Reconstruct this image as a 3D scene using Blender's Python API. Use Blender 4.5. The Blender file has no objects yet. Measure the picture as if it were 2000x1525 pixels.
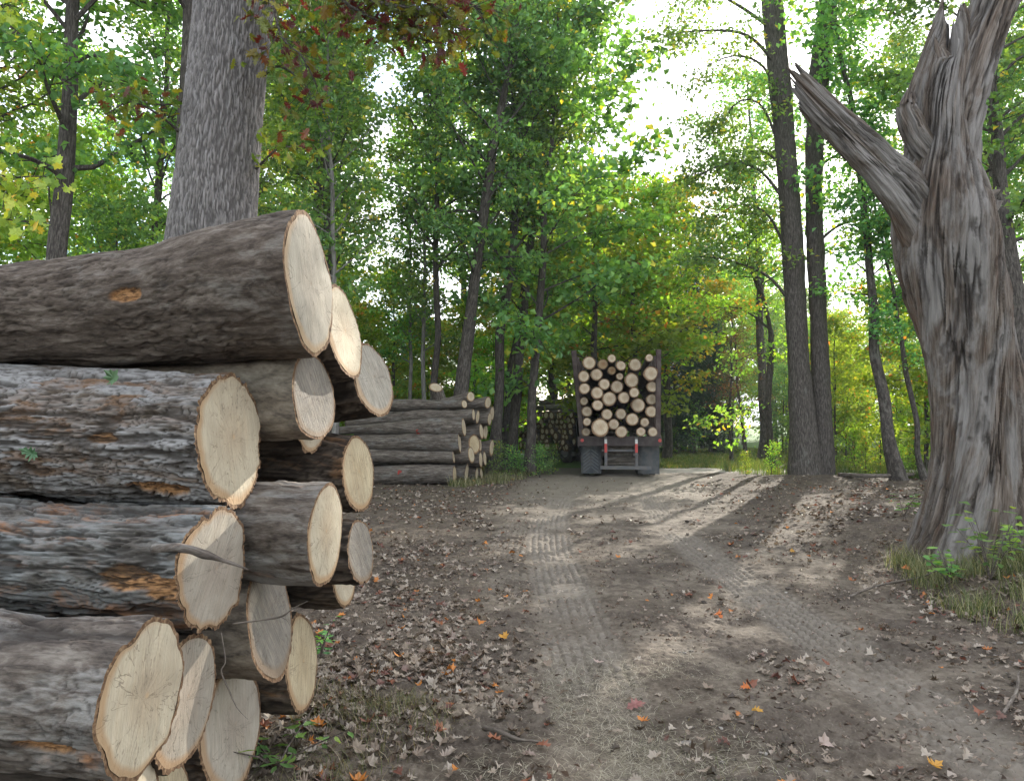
import bpy, math, random
import numpy as np
from mathutils import Vector, Matrix, Quaternion

# ------------------------------------------------------------------ camera, world, sun, exposure
S = bpy.context.scene
COL = S.collection
F0 = 1450.0
PITCH = math.atan(63 / F0)
CAMH = 1.6
SUN_EL, SUN_AZ = math.radians(22.5), math.radians(27)      # azimuth from +Y towards +X
EXPOSURE = 2.02
HAZE = 0.0006
cam = bpy.data.cameras.new('camera')
cam.sensor_width = 36; cam.lens = 36 * F0 / 2000; cam.clip_start = 0.05; cam.clip_end = 2000
co = bpy.data.objects.new('camera', cam); COL.objects.link(co)
co.location = (0, 0, CAMH); co.rotation_euler = (math.pi / 2 + PITCH, 0, 0)
S.camera = co
S.view_settings.view_transform = 'Standard'; S.view_settings.look = 'None'
S.view_settings.exposure = EXPOSURE; S.view_settings.gamma = 1.0
S.cycles.max_bounces = 7; S.cycles.diffuse_bounces = 4; S.cycles.transmission_bounces = 4
S.cycles.glossy_bounces = 2; S.cycles.transparent_max_bounces = 4
S.cycles.sample_clamp_indirect = 6
S.cycles.use_denoising = True
S.render.use_persistent_data = False

W_ = bpy.data.worlds.new('World'); S.world = W_; W_.use_nodes = True
nt = W_.node_tree; nt.nodes.clear()
N = nt.nodes.new; LK = nt.links.new
sky = N('ShaderNodeTexSky'); sky.sky_type = 'NISHITA'; sky.sun_disc = False
sky.sun_elevation = SUN_EL; sky.sun_rotation = SUN_AZ; sky.air_density = 1.0; sky.dust_density = 0.7
tc = N('ShaderNodeTexCoord'); mp = N('ShaderNodeMapping'); mp.inputs['Scale'].default_value = (1.6, 1.6, 4.0)
LK(tc.outputs['Generated'], mp.inputs['Vector'])
nz = N('ShaderNodeTexNoise'); nz.inputs['Scale'].default_value = 2.2; nz.inputs['Detail'].default_value = 7
LK(mp.outputs[0], nz.inputs['Vector'])
cr = N('ShaderNodeValToRGB'); cr.color_ramp.elements[0].position = 0.38; cr.color_ramp.elements[1].position = 0.56
LK(nz.outputs['Fac'], cr.inputs[0])
mx = N('ShaderNodeMix'); mx.data_type = 'RGBA'
LK(cr.outputs[0], mx.inputs['Factor']); LK(sky.outputs[0], mx.inputs['A']); mx.inputs['B'].default_value = (7.4, 7.5, 7.8, 1)
bg = N('ShaderNodeBackground'); bg.inputs['Strength'].default_value = 0.11
LK(mx.outputs['Result'], bg.inputs['Color'])
wo = N('ShaderNodeOutputWorld'); LK(bg.outputs[0], wo.inputs[0])

sl = bpy.data.lights.new('sun', 'SUN'); sl.energy = 2.8; sl.angle = math.radians(0.5); sl.color = (1.0, 0.93, 0.82)
so = bpy.data.objects.new('sun', sl); COL.objects.link(so)
SUND = Vector((math.sin(SUN_AZ) * math.cos(SUN_EL), math.cos(SUN_AZ) * math.cos(SUN_EL), math.sin(SUN_EL)))
so.rotation_euler = SUND.to_track_quat('Z', 'Y').to_euler()
so.location = (0, 0, 30)

# ------------------------------------------------------------------ pixel -> world
ct, st = math.cos(PITCH), math.sin(PITCH)
def W(px, py, Y):
    x = (px - 1000) / F0; y = (762.5 - py) / F0
    dy = ct - y * st; dz = st + y * ct
    return np.array([x / dy * Y, Y, CAMH + dz / dy * Y])
def G(px, py, z=0.0):
    y = (762.5 - py) / F0
    return W(px, py, (z - CAMH) * (ct - y * st) / (st + y * ct))

# ------------------------------------------------------------------ numpy noise
def _hash(ix, iy, iz, seed):
    h = (ix.astype(np.int64) * 374761393 + iy.astype(np.int64) * 668265263 + iz.astype(np.int64) * 2147483647 + seed * 974634777) & 0xFFFFFFFF
    h = ((h ^ (h >> 13)) * 1274126177) & 0xFFFFFFFF
    h = ((h ^ (h >> 16)) * 2246822519) & 0xFFFFFFFF
    return ((h ^ (h >> 15)) & 0xFFFFFF) / float(0xFFFFFF)
def vn(P, seed=0):
    I = np.floor(P); f = P - I; f = f * f * (3 - 2 * f)
    x, y, z = I[:, 0], I[:, 1], I[:, 2]
    o = 0
    for a in (0, 1):
        wx = f[:, 0] if a else 1 - f[:, 0]
        for b in (0, 1):
            wy = f[:, 1] if b else 1 - f[:, 1]
            for c in (0, 1):
                wz = f[:, 2] if c else 1 - f[:, 2]
                o = o + wx * wy * wz * _hash(x + a, y + b, z + c, seed)
    return o
def fbm(P, seed=0, oct=4, g=0.5):
    o = 0; A = 1; t = 0
    for k in range(oct):
        o = o + A * vn(P * (2.03 ** k) + 17.3 * k, seed + k); t += A; A *= g
    return o / t
def sst(a, b, x):
    t = np.clip((x - a) / (b - a), 0, 1); return t * t * (3 - 2 * t)
def worley(P, seed=0):
    I = np.floor(P); f1 = np.full(len(P), 9.); f2 = np.full(len(P), 9.); cid = np.zeros(len(P))
    for a in (-1, 0, 1):
        for b in (-1, 0, 1):
            for c in (-1, 0, 1):
                x, y, z = I[:, 0] + a, I[:, 1] + b, I[:, 2] + c
                r = _hash(x, y, z, seed)
                Q = np.stack([x + r, y + _hash(x, y, z, seed + 1), z + _hash(x, y, z, seed + 2)], 1)
                d = np.sqrt(((Q - P) ** 2).sum(1))
                m = d < f1
                f2 = np.where(m, f1, np.minimum(f2, d)); f1 = np.where(m, d, f1); cid = np.where(m, r, cid)
    return f1, f2, cid

# ------------------------------------------------------------------ mesh helpers
def mesh_np(name, V, faces, attrs=None, smooth=True, midx=None):
    """faces: list of int arrays (n,k)"""
    me = bpy.data.meshes.new(name)
    V = np.asarray(V, dtype=np.float32)
    me.vertices.add(len(V)); me.vertices.foreach_set('co', V.ravel())
    loops = np.concatenate([f.ravel() for f in faces]).astype(np.int32)
    tot = np.concatenate([np.full(len(f), f.shape[1]) for f in faces]).astype(np.int32)
    start = np.concatenate([[0], np.cumsum(tot)[:-1]]).astype(np.int32)
    me.loops.add(len(loops)); me.loops.foreach_set('vertex_index', loops)
    me.polygons.add(len(tot)); me.polygons.foreach_set('loop_start', start)
    try: me.polygons.foreach_set('loop_total', tot)
    except Exception: pass
    if midx is not None: me.polygons.foreach_set('material_index', np.asarray(midx, dtype=np.int32))
    me.polygons.foreach_set('use_smooth', np.full(len(tot), bool(smooth)))
    for k, a in (attrs or {}).items():
        a = np.asarray(a, dtype=np.float32)
        if a.ndim == 1:
            at = me.attributes.new(k, 'FLOAT', 'POINT'); at.data.foreach_set('value', a)
        else:
            at = me.attributes.new(k, 'FLOAT_VECTOR', 'POINT'); at.data.foreach_set('vector', a.ravel())
    me.update(); me.validate()
    return me
def link(name, data, parent=None, mats=(), loc=None):
    o = bpy.data.objects.new(name, data); COL.objects.link(o)
    for m in mats: data.materials.append(m)
    if parent is not None: o.parent = parent
    if loc is not None: o.location = loc
    return o
def tag(o, label=None, cat=None, group=None, kind=None):
    if label: o['label'] = label
    if cat: o['category'] = cat
    if group: o['group'] = group
    if kind: o['kind'] = kind
    return o
def empty(name, loc, label=None, cat=None, group=None):
    o = bpy.data.objects.new(name, None); COL.objects.link(o); o.location = Vector(loc); o.empty_display_size = 0.2
    return tag(o, label, cat, group)

class MB:
    """collects simple solids into one mesh"""
    def __init__(s): s.V = []; s.F4 = []; s.F3 = []; s.n = 0; s.FN = []
    def add(s, V, F):
        for f in F: (s.F4 if len(f) == 4 else s.F3 if len(f) == 3 else s.FN).append([i + s.n for i in f])
        s.V.extend([tuple(v) for v in V]); s.n += len(V)
    def box(s, c, d, M=None, bev=0.0):
        x, y, z = d[0] / 2, d[1] / 2, d[2] / 2
        V = []; b = min(bev, x * .9, y * .9, z * .9)
        if b <= 0:
            V = [(sx * x, sy * y, sz * z) for sx in (-1, 1) for sy in (-1, 1) for sz in (-1, 1)]
            F = [(0, 1, 3, 2), (4, 6, 7, 5), (0, 4, 5, 1), (2, 3, 7, 6), (0, 2, 6, 4), (1, 5, 7, 3)]
        else:  # octagonal profile in x-y prism, long on z; good enough bevel
            P = [(-x + b, -y), (x - b, -y), (x, -y + b), (x, y - b), (x - b, y), (-x + b, y), (-x, y - b), (-x, -y + b)]
            V = [(p[0], p[1], -z) for p in P] + [(p[0], p[1], z) for p in P]
            F = [tuple(range(7, -1, -1)), tuple(range(8, 16))] + [(i, (i + 1) % 8, 8 + (i + 1) % 8, 8 + i) for i in range(8)]
        V = [Vector(v) for v in V]
        if M is not None: V = [M @ v for v in V]
        s.add([v + Vector(c) for v in V], F); return s
    def tube(s, pts, rad, n=8, cap=True):
        V, F = tube_simple(pts, rad, n, cap); s.add(V, F); return s
    def cyl(s, c, axis, r, h, n=24, r2=None):
        a = Vector(axis).normalized(); c = Vector(c)
        return s.tube([c - a * h / 2, c + a * h / 2], [r, r2 or r], n)
    def lathe(s, c, axis, prof, n=32):
        a = Vector(axis).normalized(); q = Vector((0, 0, 1)).rotation_difference(a)
        V = []; m = len(prof)
        for i in range(n):
            t = 2 * math.pi * i / n
            for r, h in prof: V.append(Vector(c) + q @ Vector((r * math.cos(t), r * math.sin(t), h)))
        F = [(i * m + j, ((i + 1) % n) * m + j, ((i + 1) % n) * m + j + 1, i * m + j + 1) for i in range(n) for j in range(m - 1)]
        s.add(V, F); return s
    def build(s, name, mat, parent=None, smooth=False):
        me = bpy.data.meshes.new(name); me.from_pydata(s.V, [], s.F4 + s.F3 + s.FN); me.update()
        if smooth: me.polygons.foreach_set('use_smooth', [True] * len(me.polygons))
        me.materials.append(mat)
        o = bpy.data.objects.new(name, me); COL.objects.link(o)
        if parent is not None: o.parent = parent
        return o
def tube_simple(pts, rad, n=6, cap=True):
    pts = [Vector(p) for p in pts]; V = []; F = []
    q = None
    for i, p in enumerate(pts):
        d = (pts[min(i + 1, len(pts) - 1)] - pts[max(i - 1, 0)]).normalized()
        if q is None: q = Vector((0, 0, 1)).rotation_difference(d)
        else: q = (q @ Vector((0, 0, 1))).rotation_difference(d) @ q
        for k in range(n):
            t = 2 * math.pi * k / n
            V.append(p + q @ Vector((math.cos(t), math.sin(t), 0)) * rad[i])
    for i in range(len(pts) - 1):
        for k in range(n):
            F.append((i * n + k, i * n + (k + 1) % n, (i + 1) * n + (k + 1) % n, (i + 1) * n + k))
    if cap:
        F.append(tuple(range(n - 1, -1, -1))); F.append(tuple((len(pts) - 1) * n + k for k in range(n)))
    return V, F

def interp_path(pts, m):
    """catmull-rom resample of (n,k) rows to m rows, uniform in arclength of xyz"""
    P = np.asarray(pts, float)
    Q = np.vstack([2 * P[0] - P[1], P, 2 * P[-1] - P[-2]])
    out = []
    for i in range(1, len(Q) - 2):
        p0, p1, p2, p3 = Q[i - 1], Q[i], Q[i + 1], Q[i + 2]
        for t in np.linspace(0, 1, 24, endpoint=False):
            out.append(0.5 * ((2 * p1) + (-p0 + p2) * t + (2 * p0 - 5 * p1 + 4 * p2 - p3) * t * t + (-p0 + 3 * p1 - 3 * p2 + p3) * t ** 3))
    out.append(P[-1]); out = np.array(out)
    d = np.concatenate([[0], np.cumsum(np.linalg.norm(np.diff(out[:, :3], axis=0), axis=1))])
    s = np.linspace(0, d[-1], m)
    return np.stack([np.interp(s, d, out[:, k]) for k in range(out.shape[1])], 1), s

def tube_grid(path, nu, ns, disp=None, seed=0, shape=None, twist=0.0, spacing=None):
    """path rows (x,y,z,r). returns V(nu*ns), N, lc, extra attrs, C centres, T tangents"""
    R, s = interp_path(path, 400)
    ss = np.linspace(0, s[-1], nu) if spacing is None else spacing * s[-1]
    R = np.stack([np.interp(ss, s, R[:, k]) for k in range(4)], 1)
    C, r = R[:, :3], R[:, 3]
    T = np.gradient(C, axis=0); T /= np.linalg.norm(T, axis=1)[:, None]
    up = np.array([0, 0, 1.]) if abs(T[0][2]) < 0.9 else np.array([0, -1., 0])
    B = np.cross(T, up); B /= np.linalg.norm(B, axis=1)[:, None]; A = np.cross(B, T)
    th = np.linspace(0, 2 * np.pi, ns, endpoint=False)
    c, sn = np.cos(th), np.sin(th)
    Nn = B[:, None] * c[None, :, None] + A[:, None] * sn[None, :, None]
    rr = np.repeat(r[:, None], ns, 1)
    if shape is not None: rr = rr * shape(ss[:, None] + 0 * th[None], th[None] + 0 * ss[:, None])
    rm = float(r.mean())
    tw = th[None] + twist * ss[:, None]
    lc = np.stack([ss[:, None] + 0 * th[None], rm * np.cos(tw), rm * np.sin(tw)], -1).reshape(-1, 3)
    ex = {}
    if disp is not None:
        d, ex = disp(lc + np.array([seed * 3.1, seed * 1.7, 0]), seed)
        rr = rr + d.reshape(nu, ns)
    V = C[:, None] + Nn * rr[..., None]
    return V, Nn, lc, ex, C, T, ss
def grid_faces(nu, ns, off=0, flip=False):
    i = np.arange(nu - 1)[:, None]; j = np.arange(ns)[None]
    a = i * ns + j; b = i * ns + (j + 1) % ns; c = (i + 1) * ns + (j + 1) % ns; d = (i + 1) * ns + j
    F = np.stack([a, b, c, d] if not flip else [a, d, c, b], -1).reshape(-1, 4)
    return F + off

# ------------------------------------------------------------------ materials
def newmat(name):
    m = bpy.data.materials.new(name); m.use_nodes = True; m.node_tree.nodes.clear()
    return m, m.node_tree
class NB:
    def __init__(s, name):
        s.m, s.t = newmat(name)
    def n(s, kind, **kw):
        x = s.t.nodes.new(kind)
        for k, v in kw.items(): setattr(x, k, v)
        return x
    def l(s, a, b): s.t.links.new(a, b)
    def attr(s, name): return s.n('ShaderNodeAttribute', attribute_name=name)
    def mapping(s, src, scale, loc=(0, 0, 0)):
        m = s.n('ShaderNodeMapping'); m.inputs['Scale'].default_value = scale; m.inputs['Location'].default_value = loc
        s.l(src, m.inputs['Vector']); return m.outputs[0]
    def noise(s, src, scale, detail=4, rough=0.55, dist=0.0):
        x = s.n('ShaderNodeTexNoise'); x.inputs['Scale'].default_value = scale; x.inputs['Detail'].default_value = detail
        x.inputs['Roughness'].default_value = rough; x.inputs['Distortion'].default_value = dist
        s.l(src, x.inputs['Vector']); return x.outputs['Fac']
    def voro(s, src, scale, feature='F1', rand=1.0):
        x = s.n('ShaderNodeTexVoronoi', feature=feature); x.inputs['Scale'].default_value = scale
        x.inputs['Randomness'].default_value = rand
        s.l(src, x.inputs['Vector']); return x
    def ramp(s, src, stops, interp='LINEAR'):
        r = s.n('ShaderNodeValToRGB'); e = r.color_ramp; e.interpolation = interp
        while len(e.elements) < len(stops): e.elements.new(0.5)
        for k, (p, c) in enumerate(stops):
            e.elements[k].position = p
            e.elements[k].color = (c, c, c, 1) if isinstance(c, (int, float)) else (*c, 1)
        s.l(src, r.inputs[0]); return r.outputs[0]
    def mix(s, fac, a, b, mode='MIX'):
        x = s.n('ShaderNodeMix', data_type='RGBA', blend_type=mode)
        for v, k in ((fac, 'Factor'), (a, 'A'), (b, 'B')):
            i = [q for q in x.inputs if q.name == k and (q.type == ('VALUE' if k == 'Factor' else 'RGBA'))][0]
            if isinstance(v, (int, float)): i.default_value = v if k == 'Factor' else (v, v, v, 1)
            elif isinstance(v, tuple): i.default_value = (*v, 1)
            else: s.l(v, i)
        return [q for q in x.outputs if q.type == 'RGBA'][0]
    def math(s, op, a, b=0.0, clamp=False):
        x = s.n('ShaderNodeMath', operation=op, use_clamp=clamp)
        for k, v in enumerate((a, b)):
            if isinstance(v, (int, float)): x.inputs[k].default_value = v
            else: s.l(v, x.inputs[k])
        return x.outputs[0]
    def bump(s, h, strength=0.5, dist=0.01, normal=None):
        b = s.n('ShaderNodeBump'); b.inputs['Strength'].default_value = strength; b.inputs['Distance'].default_value = dist
        s.l(h, b.inputs['Height'])
        if normal is not None: s.l(normal, b.inputs['Normal'])
        return b.outputs[0]
    def out(s, color, rough=0.85, normal=None, metal=0.0, spec=0.3):
        p = s.n('ShaderNodeBsdfPrincipled')
        if isinstance(color, tuple): p.inputs['Base Color'].default_value = (*color, 1)
        else: s.l(color, p.inputs['Base Color'])
        if isinstance(rough, (int, float)): p.inputs['Roughness'].default_value = rough
        else: s.l(rough, p.inputs['Roughness'])
        p.inputs['Metallic'].default_value = metal; p.inputs['Specular IOR Level'].default_value = spec
        if normal is not None: s.l(normal, p.inputs['Normal'])
        o = s.n('ShaderNodeOutputMaterial'); s.l(p.outputs[0], o.inputs[0]); return s.m

def bark_mat(name, dark, mid, light, rust=(0.20, 0.085, 0.03), rustamt=0.0, lichen=None, lich=0.5, sa=3.0, sr=22.0, bump=0.7, dist=0.012, fis=True):
    b = NB(name)
    lc = b.attr('lc').outputs['Vector']
    oi = b.n('ShaderNodeObjectInfo')
    ad = b.n('ShaderNodeVectorMath', operation='ADD'); b.l(lc, ad.inputs[0])
    sc = b.n('ShaderNodeVectorMath', operation='SCALE'); b.l(oi.outputs['Location'], sc.inputs[0]); sc.inputs['Scale'].default_value = 3.7
    b.l(sc.outputs[0], ad.inputs[1]); lc = ad.outputs[0]
    v1 = b.mapping(lc, (sa, sr, sr)); n1 = b.noise(v1, 1.0, 6, 0.62, 0.4)
    v2 = b.mapping(lc, (sa * 5, sr * 4, sr * 4)); n2 = b.noise(v2, 1.0, 4, 0.6)
    v3 = b.mapping(lc, (2.6, 6.5, 6.5)); n3 = b.noise(v3, 1.0, 7, 0.72, 0.6)
    h = b.math('ADD', b.math('MULTIPLY', n1, 0.75), b.math('MULTIPLY', n2, 0.25))
    c = b.ramp(h, [(0.36, dark), (0.5, mid), (0.66, light)])
    if lichen is not None:
        k = b.math('MULTIPLY', b.ramp(b.math('ADD', b.math('MULTIPLY', n3, 0.75), b.math('MULTIPLY', n1, 0.25)), [(1 - lich - 0.05, 0.0), (1 - lich + 0.05, 1.0)]), 0.8)
        c = b.mix(k, c, b.mix(n2, tuple(x * 0.6 for x in lichen), lichen))
    lay = b.attr('lay').outputs['Fac']
    if rustamt > 0:
        k = b.math('MULTIPLY', b.ramp(lay, [(0.25, 1.0), (0.42, 0.0)]), b.ramp(n3, [(0.6 - rustamt * .35, 0.0), (0.72 - rustamt * .35, 1.0)]))
        c = b.mix(k, c, b.mix(n1, tuple(x * 0.5 for x in rust), tuple(min(1, x * 1.7) for x in rust)))
    c = b.mix(b.attr('wnd').outputs['Fac'], c, b.mix(b.ramp(n2, [(.35, 0.0), (.6, 1.0)]), (.07, .035, .018), (.36, .19, .085)))
    if fis:
        fs = b.attr('fis').outputs['Fac']
        c = b.mix(b.math('MULTIPLY', fs, 0.8), c, tuple(x * 0.5 for x in dark))
    nm = b.bump(h, bump, dist)
    return b.out(c, 0.9, nm, spec=0.2)

def cut_mat(name, base, heart, rim, grey=0.0, saw=0.5, crack=0.5, stain=(0.25, 0.17, 0.09), stamt=0.3):
    b = NB(name)
    fc = b.attr('fc').outputs['Vector']       # x,y normalised, z = seed
    oi = b.n('ShaderNodeObjectInfo')
    sep = b.n('ShaderNodeSeparateXYZ'); b.l(fc, sep.inputs[0])
    v0 = b.mapping(fc, (1.4, 1.4, 7.0)); wob = b.noise(v0, 1.0, 3, 0.5)
    ln = b.n('ShaderNodeVectorMath', operation='LENGTH')
    off = b.mapping(fc, (1, 1, 0), (0.08, -0.05, 0)); b.l(off, ln.inputs[0])
    r = b.math('ADD', ln.outputs['Value'], b.math('MULTIPLY', wob, 0.22))
    ring = b.math('SINE', b.math('MULTIPLY', r, 95.0))
    ring2 = b.noise(b.mapping(fc, (2, 2, 5)), 3.0, 3)
    rg = b.math('MULTIPLY', b.math('MULTIPLY_ADD', ring, 0.5), 1.0)
    # saw marks: stretched noise along one direction
    vs = b.mapping(fc, (42.0, 1.6, 9.0)); sw = b.noise(vs, 1.0, 3, 0.7, 0.15)
    vs2 = b.mapping(fc, (9.0, 1.0, 4.0)); sw2 = b.noise(vs2, 1.0, 4, 0.6, 0.3)
    c = b.ramp(b.math('ADD', r, b.math('MULTIPLY', ring2, 0.12)), [(0.12, heart), (0.55, tuple((x + y) / 2 for x, y in zip(heart, base))), (0.8, base), (1.05, base)])
    big = b.noise(b.mapping(fc, (1.1, .8, 5.0), (3, 1, 0)), 1.0, 4, .6, .8)
    c = b.mix(b.ramp(big, [(.42, 0.0), (.62, .5)]), c, tuple(x * y for x, y in zip(base, (.66, .62, .60))))
    c = b.mix(b.math('MULTIPLY', b.math('ADD', b.math('MULTIPLY', ring, 0.5), 0.5), 0.10), c, tuple(x * 0.55 for x in base))
    c = b.mix(b.math('MULTIPLY', b.ramp(sw, [(0.35, 1.0), (0.62, 0.0)]), saw * 0.95), c, tuple(x * 0.42 for x in base))
    c = b.mix(b.math('MULTIPLY', b.ramp(sw2, [(0.5, 0.0), (0.68, 1.0)]), stamt), c, stain)
    c = b.mix(b.ramp(b.math('ADD', ln.outputs['Value'], b.math('MULTIPLY', wob, .05)), [(0.035, .75), (0.085, 0.0)]), c, stain)
    spk = b.noise(b.mapping(fc, (22, 9, 5)), 1.0, 3, .7)
    c = b.mix(b.ramp(spk, [(.64, 0.0), (.72, .55)]), c, tuple(x * .4 for x in stain))
    if grey > 0:
        g = b.ramp(b.math('ADD', b.math('MULTIPLY', sw2, 0.6), b.math('MULTIPLY', ring2, 0.4)), [(0.36, 0.3), (0.62, 1.0)])
        c = b.mix(b.math('MULTIPLY', g, grey), c, b.mix(sw, (0.05, 0.046, 0.042), (0.27, 0.25, 0.225)))
    # radial checks
    at = b.math('ARCTAN2', sep.outputs[1], sep.outputs[0])
    cb = b.n('ShaderNodeCombineXYZ'); b.l(b.math('MULTIPLY', at, 2.2), cb.inputs[0]); b.l(b.math('MULTIPLY', ln.outputs['Value'], 0.9), cb.inputs[1]); b.l(b.math('MULTIPLY', sep.outputs[2], 3.0), cb.inputs[2])
    ck = b.noise(cb.outputs[0], 2.6, 2, 0.5, 0.2)
    ckm = b.ramp(b.math('ABSOLUTE', b.math('SUBTRACT', ck, 0.5)), [(0.0, 1.0), (0.02, 0.0)])
    msk = b.ramp(b.noise(cb.outputs[0], 1.3, 1), [(0.44, 0.0), (0.54, 1.0)])
    ckm = b.math('MULTIPLY', b.math('MULTIPLY', ckm, msk), crack)
    c = b.mix(ckm, c, (0.07, 0.045, 0.03))
    c = b.mix(b.ramp(ln.outputs['Value'], [(0.90, 0.0), (1.0, 0.75)]), c, rim)
    hgt = b.math('ADD', b.math('MULTIPLY', sw, 0.8), b.math('MULTIPLY', ckm, -0.6))
    nm = b.bump(hgt, 0.7, 0.008)
    return b.out(c, 0.75, nm, spec=0.25)

def leaf_mat(name, stops, gain=1.0, tcol=(1.35, 1.25, 0.45), trans=0.5, vary=0.25):
    b = NB(name)
    lv = b.attr('lv').outputs['Fac']
    oi = b.n('ShaderNodeObjectInfo')
    c = b.ramp(lv, [(p, tuple(x * gain for x in q)) for p, q in stops])
    hs = b.n('ShaderNodeHueSaturation'); b.l(c, hs.inputs['Color'])
    b.l(b.math('ADD', b.math('MULTIPLY', oi.outputs['Random'], 0.05), 0.475), hs.inputs['Hue'])
    b.l(b.math('ADD', b.math('MULTIPLY', oi.outputs['Random'], vary * 2), 1 - vary), hs.inputs['Value'])
    c = hs.outputs[0]
    d = b.n('ShaderNodeBsdfDiffuse'); b.l(c, d.inputs[0])
    t = b.n('ShaderNodeBsdfTranslucent'); b.l(b.mix(1.0, c, tcol, 'MULTIPLY'), t.inputs[0])
    ms = b.n('ShaderNodeMixShader'); ms.inputs[0].default_value = trans; b.l(d.outputs[0], ms.inputs[1]); b.l(t.outputs[0], ms.inputs[2])
    g = b.n('ShaderNodeBsdfGlossy'); g.inputs['Roughness'].default_value = 0.45; g.inputs[0].default_value = (.8, .85, .8, 1)
    m2 = b.n('ShaderNodeMixShader'); m2.inputs[0].default_value = 0.035; b.l(ms.outputs[0], m2.inputs[1]); b.l(g.outputs[0], m2.inputs[2])
    o = b.n('ShaderNodeOutputMaterial'); b.l(m2.outputs[0], o.inputs[0]); return b.m

GREEN = [(0.0, (0.028, 0.066, 0.020)), (0.5, (0.060, 0.126, 0.038)), (0.86, (0.11, 0.18, 0.045)), (0.97, (0.16, 0.20, 0.04)), (1.0, (0.22, 0.20, 0.03))]
LIME = [(0.0, (0.06, 0.13, 0.02)), (0.5, (0.11, 0.20, 0.03)), (0.85, (0.17, 0.24, 0.04)), (0.97, (0.25, 0.24, 0.03)), (1.0, (0.32, 0.16, 0.03))]
YEL = [(0.0, (0.12, 0.16, 0.03)), (0.5, (0.20, 0.22, 0.035)), (0.85, (0.33, 0.27, 0.04)), (1.0, (0.38, 0.2, 0.03))]
ORG = [(0.0, (0.10, 0.12, 0.025)), (0.4, (0.2, 0.17, 0.03)), (0.7, (0.3, 0.14, 0.025)), (1.0, (0.30, 0.08, 0.02))]
OAK = [(0.0, (0.05, 0.09, 0.015)), (0.55, (0.12, 0.15, 0.02)), (0.74, (0.17, 0.14, 0.02)), (0.80, (0.11, 0.025, 0.018)), (1.0, (0.07, 0.014, 0.012))]
CED = [(0.0, (0.018, 0.042, 0.022)), (0.6, (0.032, 0.07, 0.035)), (1.0, (0.055, 0.09, 0.045))]
RED = [(0.0, (0.07, 0.05, 0.03)), (1.0, (0.18, 0.05, 0.035))]
M = {}
M['leaf'] = leaf_mat('leaf_green', GREEN, 2.45, tcol=(1.5, 1.3, .42))
M['leaf2'] = leaf_mat('leaf_lime', LIME, 2.05, tcol=(1.5, 1.3, .42))
M['leafy'] = leaf_mat('leaf_yellow', YEL, 1.35)
M['leafo'] = leaf_mat('leaf_orange', [(0.0, (0.10, 0.14, 0.025)), (0.5, (0.17, 0.18, 0.03)), (0.8, (0.28, 0.17, 0.03)), (1.0, (0.30, 0.10, 0.02))], 1.4)
M['oakleaf'] = leaf_mat('leaf_oak', OAK, 1.25, trans=.45)
M['mapleleaf'] = leaf_mat('leaf_maple', [(0, (.10, .15, .025)), (.6, (.20, .25, .04)), (.88, (.30, .30, .05)), (1, (.36, .18, .03))], 2.0, vary=0)
M['cedar'] = leaf_mat('leaf_cedar', CED, 1.0, trans=0.25, tcol=(1, 1.1, .8))
M['redtwig'] = leaf_mat('leaf_red', RED, 1.0)
M['trunk'] = bark_mat('bark_forest', (0.022, 0.018, 0.016), (0.065, 0.056, 0.048), (0.15, 0.135, 0.118), sa=7, sr=46, lichen=(0.15, 0.155, 0.13), lich=0.38, fis=False, bump=0.8, dist=0.02)
M['trunkl'] = bark_mat('bark_pale', (0.09, 0.085, 0.078), (0.19, 0.18, 0.165), (0.30, 0.29, 0.27), sa=4, sr=20, fis=False, bump=0.5)
M['oakbark'] = bark_mat('bark_oak', (0.11, 0.10, 0.096), (0.19, 0.175, 0.168), (0.28, 0.262, 0.255), sa=9, sr=60, bump=0.5, dist=0.004, lichen=(0.31, 0.30, 0.30), lich=0.42)
M['bark_dark'] = bark_mat('bark_smooth_brown', (0.034, 0.026, 0.020), (0.085, 0.066, 0.053), (0.17, 0.142, 0.118), rust=(0.34, 0.16, 0.05), rustamt=0.0, lichen=(0.185, 0.168, 0.15), lich=0.42, sa=9, sr=34, bump=1.0)
M['bark_flaky'] = bark_mat('bark_flaky', (0.050, 0.038, 0.029), (0.115, 0.090, 0.070), (0.20, 0.168, 0.14), rust=(0.13, 0.080, 0.050), rustamt=0.5, lichen=(0.34, 0.335, 0.335), lich=0.54, sa=6, sr=30, bump=0.8)
M['bark_shaggy'] = bark_mat('bark_shaggy', (0.044, 0.038, 0.033), (0.105, 0.094, 0.083), (0.19, 0.178, 0.165), rust=(0.20, 0.105, 0.06), rustamt=0.35, lichen=(0.235, 0.245, 0.245), lich=0.52, sa=6, sr=30, bump=0.8)
M['bark_grey'] = bark_mat('bark_grey_brown', (0.042, 0.034, 0.029), (0.105, 0.086, 0.072), (0.20, 0.175, 0.15), rust=(0.25, 0.13, 0.07), rustamt=0.2, lichen=(0.28, 0.27, 0.255), lich=0.47, sa=8, sr=34, bump=0.9)
M['bark_back'] = bark_mat('bark_back', (0.03, 0.024, 0.02), (0.085, 0.066, 0.052), (0.17, 0.135, 0.105), rust=(0.15, 0.085, 0.045), rustamt=0.3, sa=5, sr=30, bump=0.9)
M['bark_bare'] = bark_mat('bark_peeled', (0.07, 0.058, 0.048), (0.18, 0.15, 0.118), (0.30, 0.26, 0.21), sa=9, sr=26, bump=0.3, dist=0.004, fis=False)
M['bark_pile'] = bark_mat('bark_pile', (0.034, 0.027, 0.022), (0.098, 0.082, 0.068), (0.20, 0.175, 0.15), rust=(0.2, 0.12, 0.07), rustamt=0.0, lichen=(0.19, 0.19, 0.18), lich=0.42, sa=4, sr=24, bump=0.8, dist=0.02, fis=False)
M['inner'] = NB('inner_bark').out((0.22, 0.115, 0.05), 0.85)
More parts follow.
